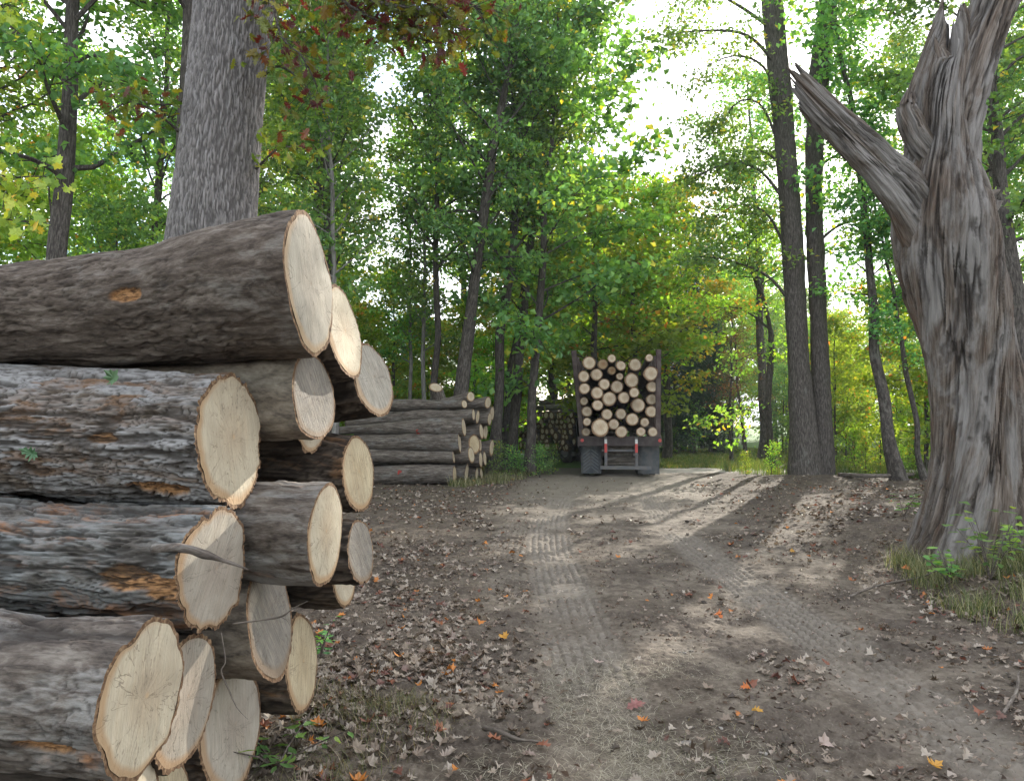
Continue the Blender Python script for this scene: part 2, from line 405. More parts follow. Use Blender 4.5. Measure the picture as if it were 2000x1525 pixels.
b = NB('inner_bark_rim'); lc = b.attr('lc').outputs['Vector']
M['inner'] = b.out(b.ramp(b.noise(lc, 60, 4, .6), [(0.3, (0.05, 0.028, 0.015)), (0.5, (0.15, 0.085, 0.045)), (0.7, (0.32, 0.22, 0.13))]), 0.9, b.bump(b.noise(lc, 90, 4), .6, .01))
M['cut'] = cut_mat('cut_fresh', (0.53, 0.455, 0.33), (0.45, 0.35, 0.235), (0.35, 0.21, 0.10), saw=0.35, stamt=0.12, stain=(0.48, 0.33, 0.19))
M['cut2'] = cut_mat('cut_cool', (0.42, 0.37, 0.295), (0.33, 0.27, 0.21), (0.33, 0.2, 0.1), saw=0.45, stamt=0.3, stain=(0.36, 0.28, 0.20), grey=0.12)
M['cutg'] = cut_mat('cut_weathered', (0.38, 0.33, 0.26), (0.38, 0.32, 0.25), (0.20, 0.14, 0.09), grey=0.72, saw=0.9, stamt=0.4)
M['cuty'] = cut_mat('cut_yellow', (0.56, 0.46, 0.30), (0.50, 0.39, 0.24), (0.34, 0.2, 0.1), saw=0.8, stamt=0.2, stain=(0.45, 0.3, 0.15))
M['cutload'] = cut_mat('cut_load', (0.54, 0.45, 0.32), (0.38, 0.26, 0.16), (0.2, 0.12, 0.07), saw=0.25, stamt=0.35, stain=(0.30, 0.19, 0.11), grey=0.12)
M['cutfar'] = cut_mat('cut_far', (0.72, 0.62, 0.46), (0.66, 0.54, 0.38), (0.5, 0.38, 0.24), saw=0.1, stamt=0.1)
M['cutload2'] = cut_mat('cut_load_orange', (0.50, 0.36, 0.2), (0.36, 0.17, 0.08), (0.2, 0.12, 0.07), saw=0.3, stamt=0.6, stain=(0.25, 0.12, 0.05), grey=0.1)

# ------------------------------------------------------------------ bark displacement functions
def d_none(lc, seed): return np.zeros(len(lc)), {}
def d_smooth(lc, seed):
    a = fbm(lc * [2.2, 6, 6], seed, 4) - .5
    w = fbm(lc * [3, 12, 12], seed + 3, 4)
    fs = sst(.8, .97, 1 - np.abs(2 * fbm(lc * [2.0, 9, 9], seed + 5, 4) - 1)) * sst(.48, .6, fbm(lc * [1.2, 3, 3], seed + 8, 2))
    fine = fbm(lc * [10, 45, 45], seed + 9, 3) - .5
    n = fbm(lc * [3.5, 14, 14], seed + 13, 4, .6) * 9; f2 = n - np.floor(n); te = (np.floor(n) + sst(.8, 1, f2)) / 9
    ed = sst(.66, .8, f2) * (1 - sst(.84, 1, f2)) * sst(.45, .55, fbm(lc * [2, 5, 5], seed + 17, 2))
    return a * .065 + (w - .5) * .022 + te * .040 - fs * .014 - ed * .003 + fine * .006, {'lay': w, 'fis': np.clip(fs + ed * .7, 0, 1)}
def d_flaky(lc, seed, A=.015, lev=9., sa=2.2, sr=17.):
    a = fbm(lc * [1.4, 3, 3], seed, 2) - .5
    wv = lc + np.stack([0 * lc[:, 0], fbm(lc * [5, 10, 10], seed + 31, 2) * .05, fbm(lc * [5, 10, 10], seed + 32, 2) * .05], 1)
    n = fbm(wv * [sa, sr, sr], seed + 1, 4, .55)
    t = n * lev * 1.6; fl = np.floor(t); fr = t - fl
    terr = (fl + sst(.82, 1, fr)) / (lev * 1.6)
    edge = sst(.60, .78, fr) * (1 - sst(.86, 1., fr))
    fur = sst(.86, .97, 1 - np.abs(2 * fbm(wv * [1.3, 15, 15], seed + 41, 4, .55) - 1))
    tr2 = fbm(wv * [sa * 2.2, sr * 2.2, sr * 2.2], seed + 4, 3); t2 = tr2 * 9; f2 = t2 - np.floor(t2)
    ter2 = (np.floor(t2) + sst(.75, 1, f2)) / 9
    fine = fbm(lc * [14, 70, 70], seed + 9, 3) - .5
    d = a * .03 + (terr - .5) * A * 3.2 + (ter2 - .5) * .014 - edge * .006 - fur * .013 + fine * .005
    return d, {'lay': np.clip((terr - .3) * 2.5, 0, 1), 'fis': np.clip(fur * .9 + edge * .9 + sst(.6, .8, f2) * (1 - sst(.85, 1, f2)) * .35, 0, 1)}
def d_shaggy(lc, seed):
    return d_flaky(lc, seed, .019, 7., 1.3, 14.)
def d_plate(lc, seed, A=.020):
    q = lc + np.stack([fbm(lc * 6, seed + 20, 2) * .05, fbm(lc * [7, 14, 14], seed + 21, 3) * .055, fbm(lc * [7, 14, 14], seed + 22, 3) * .055], 1)
    f1, f2, cid = worley(q * [3.4, 38, 38], seed)
    e = f2 - f1
    pl = sst(.03, .34, e)
    fine = fbm(lc * [25, 90, 90], seed + 9, 3) - .5
    return (pl - .5) * A + (fbm(lc * [1, 2, 2], seed + 2, 2) - .5) * .04 + fine * .004, {'lay': cid * .5 + .3, 'fis': 1 - sst(.02, .22, e)}
def d_fibre(lc, seed):
    a = fbm(lc * [.9, 3, 3], seed, 3) - .5
    b = 1 - np.abs(2 * fbm(lc * [.9, 15, 15], seed + 2, 4) - 1)
    c = fbm(lc * [2.2, 34, 34], seed + 4, 3) - .5
    pit = sst(.60, .72, fbm(lc * [3.5, 11, 11], seed + 44, 4))
    crack = sst(.88, .97, b) * sst(.42, .56, fbm(lc * [1.1, 5, 5], seed + 15, 3))
    h = fbm(lc * [4, 60, 60], seed + 7, 2) - .5
    return a * .16 + (b - .7) * .020 - crack * .036 + c * .062 + h * .016 - pit * .02, {'lay': fbm(lc * [1.0, 5, 5], seed + 11, 4), 'fis': np.clip(crack + sst(.08, .24, -c) * .6 + pit * .5, 0, 1)}

# ------------------------------------------------------------------ logs
def face_normal_view(p, ratio, phi):
    v = Vector(p) - Vector((0, 0, CAMH)); v.normalize()
    r = v.cross(Vector((0, 0, 1))).normalized(); u = r.cross(v)
    ph = math.radians(phi)
    k = math.sqrt(max(0, 1 - ratio * ratio))
    return (r * (k * math.cos(ph)) + u * (k * math.sin(ph)) - v * ratio).normalized()

def build_log(face, path, nrm, seed, style, cutm, barkm, nu=60, ns=48, label='', group='', shp=0.06, name='log', back_nrm=None, lobes=None, spacing=None, rim=0.94, face_rings=10, wounds=(), soft=.6):
    """path rows (x,y,z,r) in world from face centre backwards"""
    P = np.array(path, float); o = P[0, :3].copy(); P[:, :3] -= o
    rs = np.random.default_rng(seed)
    ph = rs.uniform(0, 6.28, 5); am = rs.uniform(.3, 1, 5) * shp / np.arange(1, 6) ** .7
    def shape(s, t):
        k = 1 + sum(am[i] * np.cos((i + 2) * t + ph[i] + s * (.4 + .2 * i)) for i in range(5)) * .8
        if lobes:
            for (ang, wid, amp, ln) in lobes:
                dlt = np.angle(np.exp(1j * (t - math.radians(ang)))); k = k + amp * np.exp(-(dlt / math.radians(wid)) ** 2) * np.exp(-(s / ln) ** 2)
        return k
    V, Nn, lc, ex, C, T, ss = tube_grid(P, nu, ns, style, seed, shape, spacing=spacing)
    n = np.array(nrm, float); d0 = -T[0]
    fade_end = (1 - (1 - soft) * np.exp(-ss / .05))[:, None, None]
    base_r = np.interp(ss, np.linspace(0, ss[-1], len(P)), P[:, 3])
    if style is not d_none:
        Rv = V - C[:, None]; ln_ = np.linalg.norm(Rv, axis=2, keepdims=True)
        smr = (ln_ + np.roll(ln_, 3, 1) + np.roll(ln_, -3, 1) + np.roll(ln_, 6, 1) + np.roll(ln_, -6, 1)) / 5
        V = C[:, None] + Rv / ln_ * (smr + (ln_ - smr) * fade_end)
    wnd = np.zeros(len(lc))
    for wp, wa, wb in wounds:
        D_ = V.reshape(-1, 3) - (np.array(wp) - o); da = D_ @ d0; vw = np.array(wp) - np.array([0, 0, CAMH]); vw /= np.linalg.norm(vw); up_ = np.cross(d0, vw); up_ /= np.linalg.norm(up_); dr_ = np.abs(D_ @ up_) + 9 * ((Nn.reshape(-1, 3) @ vw) > 0)
        q_ = (da / wa) ** 2 + (dr_ / wb) ** 2 + (fbm(lc * [9, 30, 30], seed + 61, 3) - .5) * 2.2
        wnd = np.maximum(wnd, 1 - sst(.75, 1.0, q_))
    if len(wounds):
        V = V - Nn * (wnd.reshape(nu, ns) * (.014 - .02 * (fbm(lc * [10, 50, 50], seed + 62, 3) - .5).reshape(nu, ns)))[..., None]
    # slide the end to lie on the cut plane
    L = ss[-1]
    w = np.clip(1 - ss / min(L * .5, .9), 0, 1)[:, None]
    sl = -((V - C[0]) @ n) / (d0 @ n)
    sl0 = sl[0][None]
    V = V + d0[None, None] * (sl0 * w)[..., None]
    nb = np.array(back_nrm, float) if back_nrm is not None else T[-1]
    verts = V.reshape(-1, 3); faces = [grid_faces(nu, ns)]
    # annulus + face
    rings = []
    c0 = C[0]
    outer = V[0]
    inner = c0 + (outer - c0) * rim
    # smooth the inner ring a little so it doesn't copy every bark bump
    sm = inner.copy()
    for k in range(1, 4): sm = sm + np.roll(inner, k, 0) + np.roll(inner, -k, 0)
    inner = sm / 7
    nv = len(verts)
    ann = np.vstack([verts, outer, inner]); jj = np.arange(ns); j2 = (jj + 1) % ns
    fa = np.stack([nv + jj, nv + ns + jj, nv + ns + j2, nv + j2], 1)
    # back cap
    nb0 = (nu - 1) * ns
    capc = len(ann); ann = np.vstack([ann, C[-1][None]])
    fb = np.stack([nb0 + jj, nb0 + j2, np.full(ns, capc)], 1)
    z = ns * 2 + 1
    at = {'lc': np.vstack([lc, lc[:ns], lc[:ns] * .95, np.array([[L, 0, 0]])]), 'wnd': np.concatenate([wnd, np.zeros(ns * 2 + 1)])}
    for k in ('lay', 'fis'):
        if k in ex: at[k] = np.concatenate([ex[k], np.full(z, .5 if k == 'lay' else 0.)])
    mi = np.concatenate([np.zeros(len(faces[0])), np.ones(len(fa)), np.ones(len(fb))])
    root = empty(name, o, label, 'log', group)
    me = mesh_np('bark', ann, [faces[0], fa, fb], at, True, mi)
    bo = link('bark', me, root, (barkm, M['inner']))
    # cut face
    R = face_rings; fv = [c0[None]]; fcs = [np.array([[0, 0, 0.]])]
    B = np.cross(n, [0, 0, 1.]); B /= np.linalg.norm(B); A = np.cross(B, n)
    rad = np.linalg.norm(inner - c0, axis=1).mean()
    an = rs.uniform(-.5, .5); ca, sa_ = math.cos(an), math.sin(an)
    for k in range(1, R + 1):
        f = k / R
        ring = c0 + (inner - c0) * f
        x = (ring - c0) @ B / rad; y = (ring - c0) @ A / rad
        nrmf = f / np.maximum(np.sqrt(x * x + y * y), 1e-6)
        bl = f ** 4
        x2 = x * (1 - bl) + x * nrmf * bl; y2 = y * (1 - bl) + y * nrmf * bl
        fv.append(ring); fcs.append(np.stack([x2 * ca - y2 * sa_, x2 * sa_ + y2 * ca, np.full(ns, 0.)], 1))
    fv = np.vstack(fv); fcs = np.vstack(fcs); fcs[:, 2] = (seed * .737) % 23
    fv = fv + n * ((fbm(fcs * [3, 3, 1], seed, 3) - .5) * .012 * min(1, rad * 4))[:, None] + n * .001
    tri = np.stack([np.zeros(ns, int), 1 + jj, 1 + j2], 1)
    q = [np.stack([1 + (k - 1) * ns + jj, 1 + k * ns + jj, 1 + k * ns + j2, 1 + (k - 1) * ns + j2], 1) for k in range(1, R)]
    F = [tri] + ([np.vstack(q)] if q else [])
    mf = mesh_np('cut_face', fv, F, {'fc': fcs}, True)
    # make sure normals look outwards
    link('cut_face', mf, root, (cutm,))
    return root

# front pile: px,py,Y,r, ratio, tilt phi, axis yaw, [(s, dz, dr)], style, cut, bark, res, label
def axis(yaw, dz=0.0):
    a = math.radians(yaw); return np.array([-math.cos(a), math.sin(a), dz])
FP = 'big logs of the near stack'
FRONT = [
 # id, px,py,Y, h_px, ratio, phi, yaw, extra path [(s,dz,rmul)], style, cut, bark, (nu,ns), lobes, label
 (1, 607, 561, 2.94, 266, .30, 8, 5, [(.35, -.03, .93), (.75, -.075, .80), (1.25, -.10, .72), (2.4, -.12, .70)], d_smooth, 'cutg1', 'bark_dark', (300, 260), [(100, 30, .07, .6)], 'flared grey-brown butt log lying on top of the near stack'),
 (2, 673, 648, 3.41, 196, .31, 14, 9, [(.5, -.06, .9), (2.4, -.1, .78)], d_flaky, 'cut', 'bark_back', (90, 110), None, 'log with a pale narrow cut face just behind the topmost flared log'),
 (3, 731, 740, 3.80, 146, .48, 14, 9, [(.4, -.06, .88), (1.0, -.07, .72), (2.2, -.02, .68)], d_flaky, 'cutg2', 'bark_back', (100, 110), [(300, 28, .16, .3), (200, 20, .10, .3)], 'dark fluted log whose grey-streaked end sticks out furthest at the back top'),
 (4, 612, 775, 3.15, 158, .47, 6, 9, [(1.0, .02, .98), (2.2, .03, .95)], d_smooth, 'cutg', 'bark_bare', (110, 110), None, 'bare smooth log with a blackened weathered end under the topmost log'),
 (5, 452, 860, 2.80, 258, .50, 4, 9, [(.6, .02, 1.0), (1.2, .04, 1.03), (2.3, .06, 1.03)], d_flaky, 'cut', 'bark_flaky', (330, 300), None, 'thick log with flaky white and rust bark, second from the top in front'),
 (6, 606, 828, 3.48, 122, .47, 4, 8, [(2.0, 0, .95)], d_flaky, 'cut', 'bark_back', (40, 60), None, 'mostly hidden log whose pale tip shows below the blackened log end'),
 (7, 700, 925, 3.68, 152, .43, 5, 9, [(.6, .03, 1.05), (2.0, .05, 1.1)], d_flaky, 'cuty', 'bark_back', (110, 120), None, 'dark barked log with a yellowish straight-sawn end nearest the middle pile'),
 (8, 417, 1112, 2.63, 242, .54, -12, 10, [(.6, .01, 1.02), (1.2, .035, 1.04), (2.3, .05, 1.04)], d_shaggy, 'cut2', 'bark_shaggy', (330, 300), None, 'shaggy blue-grey log with a torn rusty patch and a splinter across its end'),
 (9, 636, 1044, 2.99, 175, .33, -4, 9, [(.4, .0, .98), (1.2, .03, .93), (2.2, .04, .9)], d_smooth, 'cut', 'bark_grey', (150, 150), None, 'brown-grey log with a slim bright oval end at mid height'),
 (10, 705, 1076, 3.60, 130, .41, 5, 8, [(2.0, .0, .98)], d_flaky, 'cutg', 'bark_back', (80, 90), None, 'dark log with a grey streaked end behind the slim bright oval end'),
 (11, 671, 1125, 3.90, 122, .36, 5, 8, [(2.0, .0, .98)], d_flaky, 'cut', 'bark_back', (50, 70), None, 'low rear log of which only the lower tip of a pale end shows'),
 (12, 530, 1209, 3.13, 195, .42, 6, 9, [(.8, 0, 1.0), (2.0, 0, 1.0)], d_smooth, 'cutg', 'bark_bare', (110, 120), [(80, 25, .06, 1.), (250, 30, .08, 1)], 'short-looking bare log with a rough grey furrowed end and twigs hanging over it'),
 (13, 280, 1366, 2.20, 270, .49, -10, 7, [(.35, .01, .96), (.8, .05, .93), (1.6, .06, .93)], d_smooth, 'cut', 'bark_grey', (280, 260), [(95, 26, .08, .5)], 'lowest full log in front with a bright cream oval end and ragged rim'),
 (14, 362, 1368, 2.62, 262, .42, -13, 8, [(2.0, .0, .98)], d_flaky, 'cut2', 'bark_back', (60, 110), None, 'log with a half shaded tan end tucked behind the bright cream end'),
 (15, 455, 1420, 3.18, 232, .50, -2, 9, [(2.0, .0, .98)], d_flaky, 'cut2', 'bark_back', (70, 120), [(70, 14, .08, .3)], 'low log with a greyish tan end touching the bottom of the picture'),
 (16, 590, 1293, 3.63, 184, .34, 2, 9, [(2.0, .0, 1.0)], d_flaky, 'cuty', 'bark_back', (80, 110), None, 'log on the ground at the road side with a dark knot in its end'),
 (17, 238, 1640, 2.28, 300, .45, -8, 7, [(1.6, .0, 1.0)], d_smooth, 'cut', 'bark_back', (70, 110), None, 'bottom log under the bright cream end, only its upper edge in view'),
 (18, 330, 1592, 2.72, 222, .40, 0, 8, [(2.0, .0, .98)], d_flaky, 'cuty', 'bark_back', (40, 80), None, 'bottom log at the picture edge beneath the half shaded tan end'),
]
M['cutg1'] = cut_mat('cut_dusty', (0.43, 0.385, 0.30), (0.45, 0.39, 0.30), (0.36, 0.24, 0.13), grey=0.35, saw=0.5, stamt=0.2)
M['cutg2'] = cut_mat('cut_streaked', (0.48, 0.44, 0.36), (0.5, 0.44, 0.35), (0.38, 0.25, 0.14), grey=0.4, saw=0.8, stamt=0.3)
FACES = {}
WND = {1: [(243, 575, 44, 14)], 8: [(262, 1128, 75, 30), (330, 1150, 50, 22)], 5: [(190, 855, 36, 13), (290, 955, 70, 14)], 13: [(90, 1130 + 330, 60, 8)]}
for (i, px, py, Y, h, ratio, phi, yaw, ext, sty, cm, bm, res, lobes, lab) in FRONT:
    p = W(px, py, Y); r = h / 2 / F0 * Y * .985
    rows = [[*p, r]]
    ax = axis(yaw)
    for s, dz, rm in ext: rows.append([*(p + ax * s + np.array([0, 0, dz])), r * rm])
    if len(rows) == 2: rows.insert(1, [*(p + ax * ext[0][0] * .5 + np.array([0, 0, ext[0][1] * .5])), r * (1 + ext[0][2]) / 2])
    nr = face_normal_view(p, ratio, phi)
    spc = np.linspace(0, 1, res[0]) ** 1.15
    FACES[i] = (p, r, nr)
    build_log(p, rows, nr, 40 + i, sty, M[cm], M[bm], res[0], res[1], lab, FP, shp=.045, lobes=lobes, spacing=spc, name='log', face_rings=14,
              wounds=[(W(a_, b__, Y - r * .8), c_ / F0 * (Y - r), d_ / F0 * (Y - r)) for a_, b__, c_, d_ in WND.get(i, [])], soft=.8 if i in (5, 8, 13) else .5)

# ------------------------------------------------------------------ ground
def road_c(y):      # x of the left and right wheel tracks
    y = np.asarray(y, float)
    bend = np.clip((y - 9) / 13, 0, 1.6) ** 1.7
    return .48 + 1.75 * bend, 2.35 + 1.65 * bend
def gz(x, y):
    x = np.asarray(x, float); y = np.asarray(y, float)
    z = .22 * sst(3.6, 5.2, x - .12 * np.maximum(y - 8, 0)) * (1 - sst(13, 20, y)) * sst(-2, 3, y)
    z = z + .16 * np.exp(-(((x - 8.3) / 2.6) ** 2 + ((y - 20.6) / 1.3) ** 2))
    z = z + .05 * np.exp(-((x + .9) / .5) ** 2) * sst(1, 2, y) * (1 - sst(5, 7, y))
    return z
def build_ground():
    ys = np.concatenate([-60 + 61.4 * np.linspace(0, 1, 24, endpoint=False) ** .6, 1.4 * (34 / 1.4) ** np.linspace(0, 1, 1450), np.geomspace(34.5, 420, 50)])
    u = np.linspace(-1, 1, 780)
    Y = np.repeat(ys[:, None], len(u), 1)
    wY = np.clip(Y, 3.2, 40)
    X = wY * .62 * u + wY * .10 + (420 - wY * .6) * np.sign(u) * np.abs(u) ** 23
    x = X.ravel(); y = Y.ravel()
    z = gz(x, y)
    P = np.stack([x, y, 0 * x], 1)
    l, r = road_c(y)
    near = 1 - sst(26, 34, y)
    z = z + (fbm(P * .9, 3, 3) - .5) * .07 * near + (fbm(P * 5, 4, 3) - .5) * .035 * near
    n3 = fbm(P * 22, 6, 3)
    wob = (fbm(P * [.5, .22, 1], 9, 2) - .5) * .12
    tl = 1 - sst(.20, .36, np.abs(x - l - wob)); tr = 1 - sst(.18, .36, np.abs(x - r - wob))
    tl2 = 1 - sst(.14, .3, np.abs(x - (l - .55)))
    fade = sst(.36, .50, fbm(P * .8, 12, 3)) * .7 + .3
    tL = tl * fade * (sst(3.4, 5.2, y)); tR = tr * fade * sst(2.6, 3.4, y)
    z = z - .030 * np.maximum(tl, tr) * near
    # tread: staggered lugs
    def tread(dx, yy, per, lw):
        col = np.floor(dx / lw); fx = np.abs(dx / lw - col - .5)
        ph = yy / per + .5 * (col % 2) + np.abs(dx) * 1.2
        fy = np.abs(ph - np.floor(ph) - .5)
        return sst(.14, .34, fy) * (1 - sst(.24, .46, fx))
    td = tread(x - l - wob, y, .105, .078) * tL + tread(x - r - wob, y, .105, .078) * tR * .9 + .6 * tread(x - l + .55, y, .10, .078) * tl2 * fade * sst(5, 7, y) * near
    td = td * (.25 + .75 * sst(.25, .5, fbm(P * 7, 22, 3)))
    z = z + .032 * td * near * (1 - sst(16, 24, y)) * sst(.28, .45, fbm(P * 4, 21, 2))
    road = sst(-1.15, -.1, x - np.clip((y - 9) / 13, 0, 1.3) ** 1.4 * 1.2 + (n3 - .5) * .5) * (1 - sst(3.0, 4.1, x - 1.9 * np.clip((y - 9) / 13, 0, 1.5) ** 1.3 + (fbm(P * 1.5, 5, 2) - .5) * 1.2))
    z = z + (n3 - .5) * .020 * near + (fbm(P * 60, 16, 2) - .5) * .010 * (1 - sst(6, 9, y)) + (fbm(P * 9, 18, 3) - .5) * .04 * (1 - road) * near
    field = sst(26.2, 27.0, y + (n3 - .5)) * sst(-1, 2, x)
    gravel = sst(23.4, 24.4, y) * (1 - sst(26.2, 26.8, y)) * sst(4., 5., x) * (1 - sst(15, 18, x))
    clump = sst(.5, .62, fbm(P * 3.3, 31, 4)) * (1 - np.maximum(tl, tr))
    z = z + clump * (n3 - .3) * .03 * near * (1 - sst(15, 22, y))
    V = np.stack([x, y, z], 1)
    nu, ns = Y.shape
    i = np.arange(nu - 1)[:, None]; j = np.arange(ns - 1)[None]
    a = i * ns + j
    F = np.stack([a, a + 1, a + ns + 1, a + ns], -1).reshape(-1, 4)
    me = mesh_np('ground', V, [F], {'road': road, 'trk': np.maximum(tL, tR), 'field': field, 'gravel': gravel, 'clump': clump, 'tread': td}, True)
    b = NB('dirt')
    ge = b.n('ShaderNodeNewGeometry').outputs['Position']
    n1 = b.noise(ge, 1.6, 6, .6, .3); n2 = b.noise(ge, 14, 6, .65); n4 = b.noise(ge, 75, 3, .6)
    base = b.ramp(b.math('ADD', b.math('MULTIPLY', n1, .55), b.math('MULTIPLY', n2, .45)), [(.38, (.058, .045, .034)), (.5, (.115, .093, .072)), (.62, (.19, .160, .127))])
    litter = b.ramp(b.math('ADD', b.math('MULTIPLY', n2, .5), b.math('MULTIPLY', n4, .5)), [(.38, (.045, .035, .026)), (.52, (.098, .077, .058)), (.66, (.18, .146, .112))])
    c = b.mix(b.attr('road').outputs['Fac'], litter, base)
    c = b.mix(b.math('MULTIPLY', b.attr('trk').outputs['Fac'], .5), c, b.mix(n2, (.13, .110, .090), (.235, .207, .172)))
    c = b.mix(b.math('MULTIPLY', b.attr('tread').outputs['Fac'], .38), c, (.21, .188, .16))
    c = b.mix(b.math('MULTIPLY', b.attr('clump').outputs['Fac'], .55), c, (.055, .043, .035))
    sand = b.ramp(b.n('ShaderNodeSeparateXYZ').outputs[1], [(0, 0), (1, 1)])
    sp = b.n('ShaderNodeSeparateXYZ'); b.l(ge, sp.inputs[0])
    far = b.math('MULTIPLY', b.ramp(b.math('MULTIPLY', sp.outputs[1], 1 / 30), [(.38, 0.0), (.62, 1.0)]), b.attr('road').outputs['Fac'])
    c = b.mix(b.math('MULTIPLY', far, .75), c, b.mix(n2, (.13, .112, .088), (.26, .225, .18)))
    c = b.mix(b.ramp(n4, [(.60, 0.0), (.70, .6)]), c, (.22, .195, .16))
    c = b.mix(b.ramp(n4, [(.30, .6), (.40, 0.0)]), c, (.025, .019, .015))
    c = b.mix(b.attr('field').outputs['Fac'], c, b.mix(n1, (.06, .12, .03), (.12, .20, .06)))
    c = b.mix(b.attr('gravel').outputs['Fac'], c, b.mix(n2, (.3, .27, .23), (.5, .46, .40)))
    h = b.math('ADD', b.math('MULTIPLY', n2, .7), b.math('MULTIPLY', n4, .3))
    m = b.out(c, .95, b.bump(h, .8, .02), spec=.15)
    tag(link('ground', me, None, (m,)), kind='structure')
build_ground()

# ------------------------------------------------------------------ leaves, fallen and growing
def kite_leaves(C, Fw, Up, L, Wd, fold=.25):
    """one 2-triangle leaf per row, folded along its midrib. returns V,F"""
    n = len(C)
    Fw = Fw / np.linalg.norm(Fw, axis=1)[:, None]
    Sd = np.cross(Fw, Up); Sd /= np.maximum(np.linalg.norm(Sd, axis=1), 1e-6)[:, None]
    Nn = np.cross(Sd, Fw)
    L = L[:, None]; Wd = Wd[:, None]
    a = C - Fw * L * .5; b_ = C + Sd * Wd * .5 + Fw * L * .08 + Nn * Wd * fold; c = C + Fw * L * .5 - Nn * L * .08; d = C - Sd * Wd * .5 + Fw * L * .08 + Nn * Wd * fold
    V = np.stack([a, b_, c, d], 1).reshape(-1, 3)
    k = np.arange(n)[:, None] * 4
    F = np.concatenate([k + [0, 1, 2], k + [0, 2, 3]], 0)
    return V, F
LOBE5 = np.array([1.0, 1.0]) * np.array([(0, -.5), (.09, -.26), (.38, -.30), (.33, -.10), (.50, .08), (.36, .16), (.32, .28), (.17, .26), (0, .52), (-.17, .26), (-.32, .28), (-.36, .16), (-.50, .08), (-.33, -.10), (-.38, -.30), (-.09, -.26)])
LOBEO = np.array([(0, -.5), (.07, -.38), (.20, -.30), (.10, -.20), (.34, -.06), (.14, -.02), (.38, .20), (.15, .18), (.22, .42), (.07, .36), (0, .55), (-.07, .36), (-.22, .42), (-.15, .18), (-.38, .20), (-.14, -.02), (-.34, -.06), (-.10, -.20), (-.20, -.30), (-.07, -.38)])
def lobed_leaves(C, Fw, Up, L, outline, curl, rs):
    n = len(C); m = len(outline)
    Fw = Fw / np.linalg.norm(Fw, axis=1)[:, None]
    Sd = np.cross(Fw, Up); Sd /= np.maximum(np.linalg.norm(Sd, axis=1), 1e-6)[:, None]
    Nn = np.cross(Sd, Fw)
    u = outline[:, 0][None]; v = outline[:, 1][None]
    a = rs.uniform(-1, 1, (n, 1)) * curl; b_ = rs.uniform(.2, 1, (n, 1)) * curl; s = rs.uniform(-1, 1, (n, 1)) * curl
    h = b_ * u * u * 2.2 + a * v * v * 1.6 + s * u * v + rs.normal(0, .03, (n, m)) * min(1, curl * 3)
    V = C[:, None] + (Sd[:, None] * u[..., None] + Fw[:, None] * v[..., None] + Nn[:, None] * h[..., None]) * L[:, None, None]
    V = np.concatenate([C[:, None], V], 1)        # centre first
    V = V.reshape(-1, 3); k = np.arange(n)[:, None] * (m + 1)
    j = np.arange(m)
    F = np.concatenate([np.stack([k[:, 0], k[:, 0] + 1 + q, k[:, 0] + 1 + (q + 1) % m], 1) for q in j], 0)
    return V, F, m + 1

